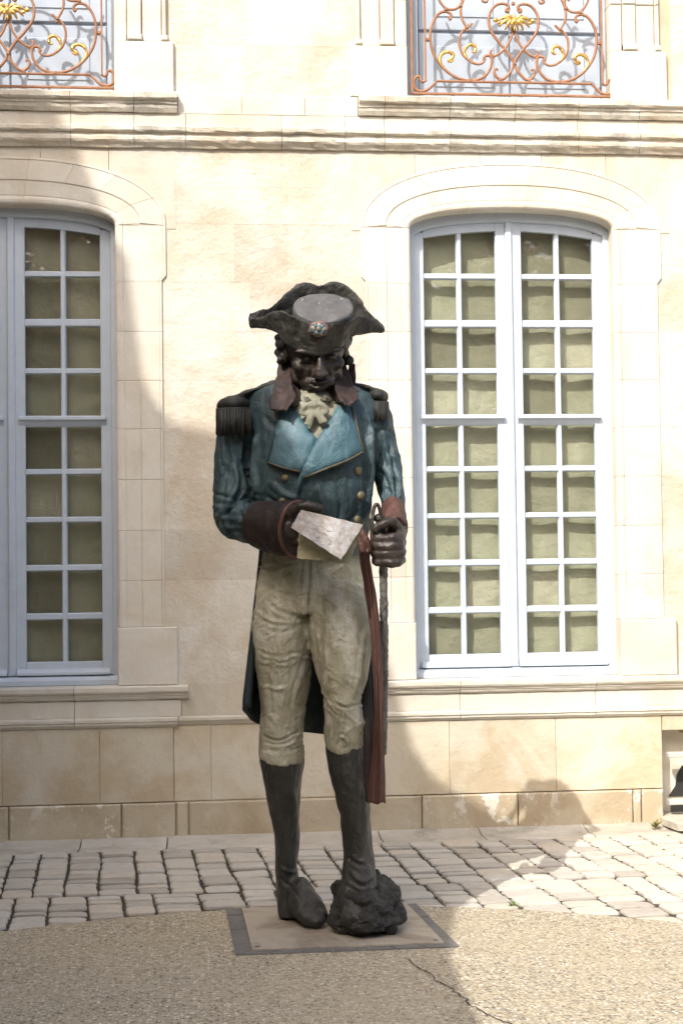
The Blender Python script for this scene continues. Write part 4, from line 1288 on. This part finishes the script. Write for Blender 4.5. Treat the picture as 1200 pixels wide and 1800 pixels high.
# crown with its tilted flat top
mb = MB()
ct = Pt(568,545,-.01+HD); nrm = Vector((0.03,-.68,.735)).normalized()
ex = Vector((1,0,0)); ex = (ex-nrm*ex.dot(nrm)).normalized(); ey = nrm.cross(ex)
rs = []
for (h, sc) in ((-.20,.98),(-.02,1.0),(-.006,.985),(0,.95),(.003,.6)):
    ring = []
    for k in range(36):
        a = 2*math.pi*k/36
        dent = 1-.10*math.exp(-((a-math.pi/2)/.30)**2)-.03*math.exp(-((a-1.1)/.2)**2)
        ring.append(ct+nrm*h+ex*(.142*sc*math.cos(a)*dent*(1+.02*math.sin(3*a)))+ey*(.128*sc*math.sin(a)*dent))
    rs.append(ring)
mb.rings(rs)
me = evaluate(mb, .006, 2); noise_disp(me, [(.006,10),(.0025,26)], 51)
crown = finish(me, 'crown', M['crown'], hat)
cb_ = bvh(crown.data)
for (u, v, r) in ((531,534,.007),(561,541,.006),(600,533,.006),(575,553,.004)):      # bird droppings
    q = Pt(u, v, -.1); h = cb_.ray_cast(Vector((q.x, -1.2, q.z-.11)), Vector((0, 1, .105)).normalized())
    if h[0] is not None:
        mb = MB(); mb.blob(h[0], (r, r*.5, r*1.3), None, 8, 5); mb.build('dropping', M['cock_white'], crown, smooth=True)
# cockade
cc = Pt(559.5,590,-.225); 
hb_ = bvh(hat.data); h = hb_.ray_cast(Vector((cc.x,-3,cc.z)), Vector((0,1,0)))
if h[0] is not None: cc.y = h[0].y-.008
cock = empty('cockade', cc, 0, hat)
tl = Matrix.Rotation(rad(18), 3, 'X') @ Matrix.Scale(.92, 3)
for k in range(10):
    a = 2*math.pi*k/10+.2
    mb = MB()
    c0 = Vector((math.cos(a)*.024, 0, math.sin(a)*.018)); c1 = Vector((math.cos(a)*.040, 0, math.sin(a)*.030))
    mb.tube([tl@Vector((0,0,0)), tl@(c0+Vector((0,-.010,0))), tl@(c1+Vector((0,-.004,0)))], [(.004,.006),(.006,.011),(.003,.009)], 8, ref=(0,1,0))
    mb.build('petal', M['cock_blue'] if k % 2 else M['cock_white'], cock, smooth=True)
mb = MB(); mb.tube([tl@Vector((math.cos(2*math.pi*k/28)*.041*(1+.06*math.sin(k*1.35)), .0, math.sin(2*math.pi*k/28)*.031*(1+.06*math.sin(k*1.35)))) for k in range(28)], .0065, 7, closed=True)
mb.build('rim', M['cock_red'], cock, smooth=True)
mb = MB(); mb.blob((0,-.014,0), (.010,.008,.010)); mb.build('boss', M['cock_white'], cock, smooth=True)

# --- epaulettes ----------------------------------------------------------
def epaulette(sh, end, wd, fr_len, rim, seed):
    r = random.Random(seed)
    root = empty('epaulette', (0,0,0), 0, statue)
    mb = MB()
    pts = catmull([Pt(*p) for p in sh], 5)
    n = len(pts)
    mb.tube(pts, [(.012+.008*i/n, wd*(.55+.45*i/n)) for i in range(n)], 14, ref=(0,0,1))
    mb.blob(Pt(*end[0]), end[1])
    me = evaluate(mb, .006, 3); noise_disp(me, [(.005,15),(.003,40)], seed)
    finish(me, 'pad', M['epaulette'], root)
    mb = MB()
    for (u, v, d_) in rim:
        p = Pt(u, v, d_)
        a = Vector((r.uniform(-.008,.008), r.uniform(-.006,.006), 0))
        L_ = fr_len*r.uniform(.85,1.1)
        mb.tube([p, p+a*.3+Vector((0,0,-L_*.5)), p+a+Vector((0,0,-L_))], [.0085,.0095,.0075], 6)
    mb.build('fringe', M['epaulette'], root, smooth=True)
cen = (414,738)
rim = []
for k in range(46):
    a = rad(-215+250*k/45)
    rim.append((412-30*math.cos(a), 724+2*math.sin(a), .05+.14*math.sin(a)))
for k in range(20):
    rim.append((388+50*k/19, 727-3*math.sin(k/19*3), -.085-.012*(k%2)))
epaulette([(484,682,.07),(458,690,.06),(432,700,.05),(410,712,.05)], ((412,720,.05), (.085,.15,.050)), .115, .115, rim, 3)
rim = []
for k in range(34):
    a = rad(-200+220*k/33)
    rim.append((664+16*math.cos(a), 716+2*math.sin(a), .05+.115*math.sin(a)))
epaulette([(618,684,.07),(640,690,.06),(656,696,.05),(668,702,.05)], ((662,708,.05), (.055,.13,.040)), .105, .09, rim, 9)

# --- cuffs ---------------------------------------------------------------
mb = MB()
mb.tube([Pt(452,930,-.13), Pt(470,934,-.18), Pt(500,938,-.26), Pt(522,940,-.315)], [(.105,.095),(.115,.10),(.125,.108),(.128,.11)], 26, ref=(0,0,1))
me = evaluate(mb, .0075, 3); noise_disp(me, [(.008,8),(.005,20)], 61)
cuff = finish(me, 'cuff', M['cuff'], statue)
mb = MB(); c_ = [Pt(522,940,-.318)+Vector((math.cos(rad(0))*0,0,0))]
ax = (Pt(522,940,-.315)-Pt(500,938,-.26)).normalized(); bz = Vector((0,0,1)); bz = (bz-ax*bz.dot(ax)).normalized(); bn = ax.cross(bz)
mb.tube([Pt(522,940,-.318)+bz*(.124*math.cos(2*math.pi*k/32))+bn*(.107*math.sin(2*math.pi*k/32)) for k in range(32)], .009, 8, closed=True)
mb.build('cuff_edge', M['rust'], cuff, smooth=True)
mb = MB()
mb.tube([Pt(690,905,-.07), Pt(691,925,-.13), Pt(692,945,-.18)], [(R_(21),.075),(R_(22),.085),(R_(23),.09)], 22, ref=(1,0,0))
me = evaluate(mb, .0065, 3); noise_disp(me, [(.006,10),(.004,24)], 67)
finish(me, 'cuff', M['rust'], statue)

# --- hands ---------------------------------------------------------------
def hand(parts, blobs, name, seed, mat):
    mb = MB()
    for pts, rr in parts:
        P_ = catmull([Vector(p) for p in pts], 4); n = len(P_)
        rad_ = [rr[0]+(rr[1]-rr[0])*i/(n-1) for i in range(n)]
        mb.tube(P_, rad_, 10); mb.blob(P_[-1], rad_[-1]*1.02); mb.blob(P_[0], rad_[0])
    for c, r, ro in blobs: mb.blob(c, r, ro)
    me = evaluate(mb, .0052, 3); noise_disp(me, [(.007,13),(.004,30),(.002,55)], seed)
    return finish(me, name, mat, statue)
# hand holding the letter: thumb lies over the sheet, fingers close behind it
F_ = []
F_.append(([Pt(500,918,-.34), Pt(520,903,-.38), Pt(542,899,-.405), Pt(560,903,-.40)], (.030,.020)))
for k, (v0, L_) in enumerate(((915,58),(930,64),(945,60),(960,48))):
    F_.append(([Pt(512,v0,-.31), Pt(530,v0+2,-.325), Pt(512+L_*.75,v0+6,-.335), Pt(512+L_,v0+12,-.345)], (.028,.020)))
hand(F_, [(Pt(505,932,-.32), (.065,.055,.085), None), (Pt(490,935,-.27), (.06,.06,.07), None)], 'hand', 71, M['skin'])
# fist closed on the sword grip
F_ = []
for k in range(4):
    v = 952+k*14.5; s = (1, 1.06, 1.02, .9)[k]
    F_.append(([Pt(705,v-1,-.235), Pt(699,v+3,-.290), Pt(683,v+5,-.315), Pt(664,v+4,-.29), Pt(660,v+2,-.245)], (.0265*s,.021*s)))
F_.append(([Pt(697,938,-.24), Pt(687,929,-.285), Pt(674,931,-.31), Pt(661,941,-.305)], (.030,.021)))
hand(F_, [(Pt(692,966,-.215), (.055,.06,.10), None), (Pt(694,946,-.19), (.052,.065,.065), None), (Pt(698,992,-.24), (.034,.045,.035), None), (Pt(684,975,-.25), (.05,.045,.07), None)], 'hand', 77, M['skin'])

# --- sword ---------------------------------------------------------------
sw = empty('sword', (0,0,0), 0, statue)
mb = MB(); mb.tube([Pt(666,925,-.255), Pt(669,960,-.255), Pt(672,1006,-.25)], [.017,.019,.017], 12); mb.blob(Pt(666,922,-.255), (.024,.024,.022))
mb.build('grip', M['skin'], sw, smooth=True)
mb = MB()
mb.tube(catmull([Pt(667,932,-.262), Pt(668,912,-.268), Pt(663,897,-.272), Pt(657,903,-.275), Pt(654,925,-.28), Pt(653,950,-.285), Pt(656,975,-.285), Pt(662,992,-.28), Pt(670,1002,-.265)], 5), [(.008,.010)]*41, 8)
mb.build('knuckle_guard', M['skin'], sw, smooth=True)
mb = MB()
mb.tube([Pt(673,1000,-.245), Pt(674,1060,-.20), Pt(674.5,1150,-.12), Pt(674,1250,-.04), Pt(673,1336,.03)], [(.020,.026),(.019,.026),(.020,.026),(.019,.025),(.016,.02)], 12, ref=(1,0,0))
me = evaluate(mb, .005, 1); noise_disp(me, [(.002,15),(.004,60)], 83)
finish(me, 'scabbard', M['scabbard'], sw)

# --- sash ----------------------------------------------------------------
mb = MB()
S_ = [(634,948,-.235,9),(640,972,-.245,10),(641,995,-.245,9),(646,1025,-.235,9),(653,1070,-.22,9.5),(659,1120,-.21,9),(663,1180,-.20,9),(665,1240,-.19,8.5),(665,1300,-.185,9.5),(663,1360,-.18,12.5),(661,1420,-.175,16)]
P_ = catmull([Pt(u, v, d_) for u, v, d_, w in S_], 8)
W_ = catmull([(w, 0, 0) for *_, w in S_], 8)
rs = []
for i, p in enumerate(P_):
    w = R_(W_[i].x); n = 40; ring = []
    for k in range(n):
        a = 2*math.pi*k/n
        ple = 1+.20*math.sin(a*7+i*.05)+.10*math.sin(a*12+1.2-i*.03)
        ring.append(p+Vector((w*math.cos(a)*(1+.03*math.sin(i*.7)), .030*math.sin(a)*ple, .006*math.sin(a*5)*(i > len(P_)-3))))
    rs.append(ring)
mb.rings(rs)
mb.tube(catmull([Pt(628,935,-.225), Pt(640,955,-.26), Pt(648,975,-.255), Pt(638,982,-.26), Pt(634,965,-.255)], 4), .017, 10)
mb.build('sash', M['rust'], statue, smooth=True)

mb = MB()
S_ = [(638,1150,.02,8),(643,1220,-.05,9),(647,1300,-.15,9),(648,1360,-.16,10),(651,1419,-.165,9)]
P_ = catmull([Pt(u, v, d_) for u, v, d_, w in S_], 8); W_ = catmull([(w, 0, 0) for *_, w in S_], 8)
rs = []
for i, p in enumerate(P_):
    w = R_(W_[i].x)
    rs.append([p+Vector((w*math.cos(2*math.pi*k/24), .018*math.sin(2*math.pi*k/24)*(1+.2*math.sin(k*2.1)), 0)) for k in range(24)])
mb.rings(rs); mb.build('sash_lining', M['lining'], statue, smooth=True)

# --- letter --------------------------------------------------------------
let = tag(empty('letter', statue.matrix_basis @ Pt(572,945,-.40), rad(-4.76)), 'folded pale letter with brown marks held in the hand of the blue-coated statue', 'letter')
def sheet(quad, bend, name, mat, seed, th=.007):
    q = [Pt(*p)-Pt(572,945,-.40) for p in quad]
    n, m = 26, 16
    mb = MB()
    for s in (0, 1):
        for j in range(m+1):
            for i in range(n+1):
                a, b = i/n, j/m
                # ragged outline
                a2 = a+.016*noise.noise(Vector((b*7, seed, a*3)))*(1 if i in (0, n) else .3); b2 = b+.02*noise.noise(Vector((a*8, seed+4, 0)))*(1 if j in (0, m) else .3)
                p = (q[0]*(1-a2)+q[1]*a2)*(1-b2)+(q[3]*(1-a2)+q[2]*a2)*b2
                y = bend(a, b)+.004*noise.noise(Vector((a*5, b*5, seed)))
                mb.v.append((p.x, p.y+y+s*th, p.z))
    w = n+1; o1 = (m+1)*w
    for j in range(m):
        for i in range(n):
            k = j*w+i; mb.f += [(k, k+w, k+w+1, k+1), (o1+k, o1+k+1, o1+k+w+1, o1+k+w)]
        k = j*w; mb.f.append((k, o1+k, o1+k+w, k+w)); k += n; mb.f.append((k, k+w, o1+k+w, o1+k))
    for i in range(n):
        k = i; mb.f.append((k, k+1, o1+k+1, o1+k)); k += m*w; mb.f.append((k, o1+k, o1+k+1, k+1))
    return mb.build(name, mat, let, smooth=False)
front = sheet([(529,905,-.43),(638,933,-.395),(599,994,-.475),(511,936,-.485)], lambda a, b: -.03*math.sin(math.pi*a)*(1-.4*b), 'front_sheet', M['paper'], 3)
sheet([(526,925,-.40),(638,934,-.385),(614,1001,-.40),(522,990,-.425)], lambda a, b: .01*math.sin(math.pi*b), 'back_sheet', M['paper_cream'], 8)
# inked squiggles on the letter
ft = bvh(front.data)
def ink(pts):
    path = []
    for p in catmull([(u, v, 0) for u, v in pts], 5):
        q = Pt(p.x, p.y)-Pt(572,945,-.40); h = ft.ray_cast(Vector((q.x,-1,q.z)), Vector((0,1,0)))
        if h[0] is not None: path.append(h[0]+Vector((0,-.0005,0)))
    if len(path) > 2:
        mb = MB(); mb.tube(path, .0014, 5); mb.build('ink_stroke', M['ink'], front)
ink([(573,962),(577,960),(579,965),(576,969),(579,968),(582,967)])
ink([(528,925),(533,929),(536,926),(541,932),(546,930)])
ink([(545,940),(552,944),(556,942),(562,949),(568,950),(575,955)])
ink([(596,922),(600,925),(603,929)])
ink([(560,938),(567,940),(574,946),(582,948)])

# ================================================================== BASE PLATE
bp_ = tag(empty('base_plate', (-.29,-2.395,0)), 'square weathered steel plate with dark border under the statue', 'base plate')
def rel(p): return (p[0]+.29, p[1]+2.395)
O4 = [rel(p) for p in ((-.745,-2.815),(.225,-2.815),(.155,-1.985),(-.775,-1.96))]
I4 = [rel(p) for p in ((-.675,-2.765),(.168,-2.765),(.105,-1.99),(-.70,-1.965))]
for k, nm in ((0,'border_strip'),(1,'border_strip'),(3,'border_strip')):
    a, b = O4[k], O4[(k+1)%4]; c, d_ = I4[(k+1)%4], I4[k]
    nseg_ = 6 if k != 0 else 7
    for q in range(nseg_):
        t0, t1 = q/nseg_+.004, (q+1)/nseg_-.004
        def at_(p, r, t): return (p[0]+(r[0]-p[0])*t, p[1]+(r[1]-p[1])*t)
        quad = (at_(a, b, t0), at_(a, b, t1), at_(d_, c, t1), at_(d_, c, t0))
        zt_ = .006+random.uniform(-.0015,.0015)
        mb = MB(); mb.add([(x, y, -.01) for x, y in quad]+[(x, y, zt_) for x, y in quad], [(0,3,2,1),(4,5,6,7),(0,1,5,4),(1,2,6,5),(2,3,7,6),(3,0,4,7)])
        mb.build(nm, M['slate'], bp_)
mb = MB(); V_ = []
for z, s in ((-.01,1),(.012,1),(.015,.994)):
    V_.append([(x*s, y*s, z) for x, y in I4])
mb.rings(V_); mb.build('plate', M['plate'], bp_)
for (x, y) in I4:
    mb = MB(); mb.tube([(x*.93, y*.93, .012), (x*.93, y*.93, .022)], .011, 6); mb.build('bolt', M['bolt'], bp_)

# ================================================================== WEEDS
def weed(loc, n, size, mat, label, seed):
    r = random.Random(seed)
    root = tag(empty('weed', loc), label, 'plant')
    for k in range(n):
        a = r.uniform(0, 6.28); L_ = size*r.uniform(.5,1); up_a = r.uniform(.3,1.1)
        dx, dy, dz = math.cos(a)*math.cos(up_a)*L_, math.sin(a)*math.cos(up_a)*L_, math.sin(up_a)*L_
        sx, sy = -math.sin(a)*L_*.22, math.cos(a)*L_*.22
        mb = MB()
        mb.add([(0,0,0),(dx*.5+sx,dy*.5+sy,dz*.6),(dx,dy,dz),(dx*.5-sx,dy*.5-sy,dz*.6),(dx*.5,dy*.5,dz*.6+L_*.05)], [(0,1,4),(1,2,4),(2,3,4),(3,0,4)])
        mb.build('leaf', mat, root, fixn=False)
weed((1.93,-.16,0), 13, .07, M['weed'], 'small reddish weed at the foot of the wall by the cellar opening', 1)
weed((.62,-2.05,-.01), 9, .035, M['weed_green'], 'tiny green weed between cobbles at the edge of the gravel', 2)
weed((1.93,-.75,-.015), 8, .04, M['weed_green'], 'tiny green weed between the sunlit cobbles at the far right', 3)

# ================================================================== NEIGHBOURING HOUSE (shades the left of the court)
def neighbour():
    root = tag(empty('courtyard_house', (-4.5,-10,0)), 'tall stone house with stepped steep roof left of and behind the viewer', 'building')
    Yf = -8.0
    # roof outline shaped from the shadow edge on the wall, right to left
    prof = [(2.77,-4.56),(2.49,-4.05),(2.17,-3.46),(1.78,-2.5),(1.66,-1.75),(1.52,-1.2),(1.27,-.75),(1.10,-.3),(.98,.05),(.75,.19),(.58,.30),(.45,.48),(.31,.99),(.1,1.6),(-.38,2.39),(-.80,2.51),(-1.06,2.57),(-1.15,2.69),(-1.26,2.89),(-1.365,3.07),(-1.385,3.33),(-1.335,3.47),(-1.31,3.59),(-1.395,3.72),(-1.455,3.9),(-1.54,4.08),(-1.63,4.31),(-1.77,4.54),(-1.92,4.69),(-2.1,4.81),(-3.2,5.6),(-6.5,6.0)]
    sil = [(-2.2,-.06)]+[(x-5.44, z+9.36) for x, z in prof]+[(-12.4,15.2),(-12.4,-.06)]
    loc = root.location
    def rel(x, y, z): return (x-loc.x, y-loc.y, z-loc.z)
    e_ = sil[1]
    lo = [(-2.2,-.06),e_,(-12.4,e_[1]),(-12.4,-.06)]
    up = [p for p in sil if p[1] >= e_[1]-.001 and p[0] > -12.3]+[(-12.4,15.2),(-12.4,e_[1])]
    for name, poly, m in (('wall', lo, 'houseplaster'), ('roof', up, 'rooftile')):
        mb = MB(); n = len(poly)
        fr = [rel(x, Yf, z) for x, z in poly]
        bk = [rel(-12+(x+12)*.55, Yf-5, z if z < 4.9 else 4.8+(z-4.8)*.62) for x, z in poly]
        mb.add(fr+bk, [tuple(range(n)), tuple(range(2*n-1, n-1, -1))]+[(k, k+n, (k+1) % n+n, (k+1) % n) for k in range(n)])
        mb.build(name, M[m], root)
neighbour()
def wing(name, x0, x1, y0, y1, h, ridge, label):  # unseen blocks added to cut the sky light from left and behind
    root = tag(empty(name, ((x0+x1)/2, (y0+y1)/2, 0)), label, 'building')
    cx, cy = (x0+x1)/2, (y0+y1)/2
    mb = MB(); mb.box(x0-cx, x1-cx, y0-cy, y1-cy, -.06, h); mb.build('wall', M['houseplaster'], root)
    hx, hy = (x1-x0)/2+.3, (y1-y0)/2+.3
    mb = MB()
    if hx < hy: V_ = [(-hx,-hy,h+.01),(hx,-hy,h+.01),(hx,hy,h+.01),(-hx,hy,h+.01),(0,-hy+1,h+ridge),(0,hy-1,h+ridge)]; F_2 = [(0,1,4),(1,2,5,4),(2,3,5),(3,0,4,5),(0,3,2,1)]
    else: V_ = [(-hx,-hy,h+.01),(hx,-hy,h+.01),(hx,hy,h+.01),(-hx,hy,h+.01),(-hx+1,0,h+ridge),(hx-1,0,h+ridge)]; F_2 = [(0,1,5,4),(1,2,5),(2,3,4,5),(3,0,4),(0,3,2,1)]
    mb.add(V_, F_2); mb.build('roof', M['rooftile'], root)
wing('courtyard_wing', -9.5, -3.35, -6.4, -.4, 5.6, .5, 'stone side wing closing the courtyard on the left')
wing('courtyard_range', -12, 9, -20, -13.5, 7.5, 1.5, 'long stone range closing the courtyard behind the viewer')
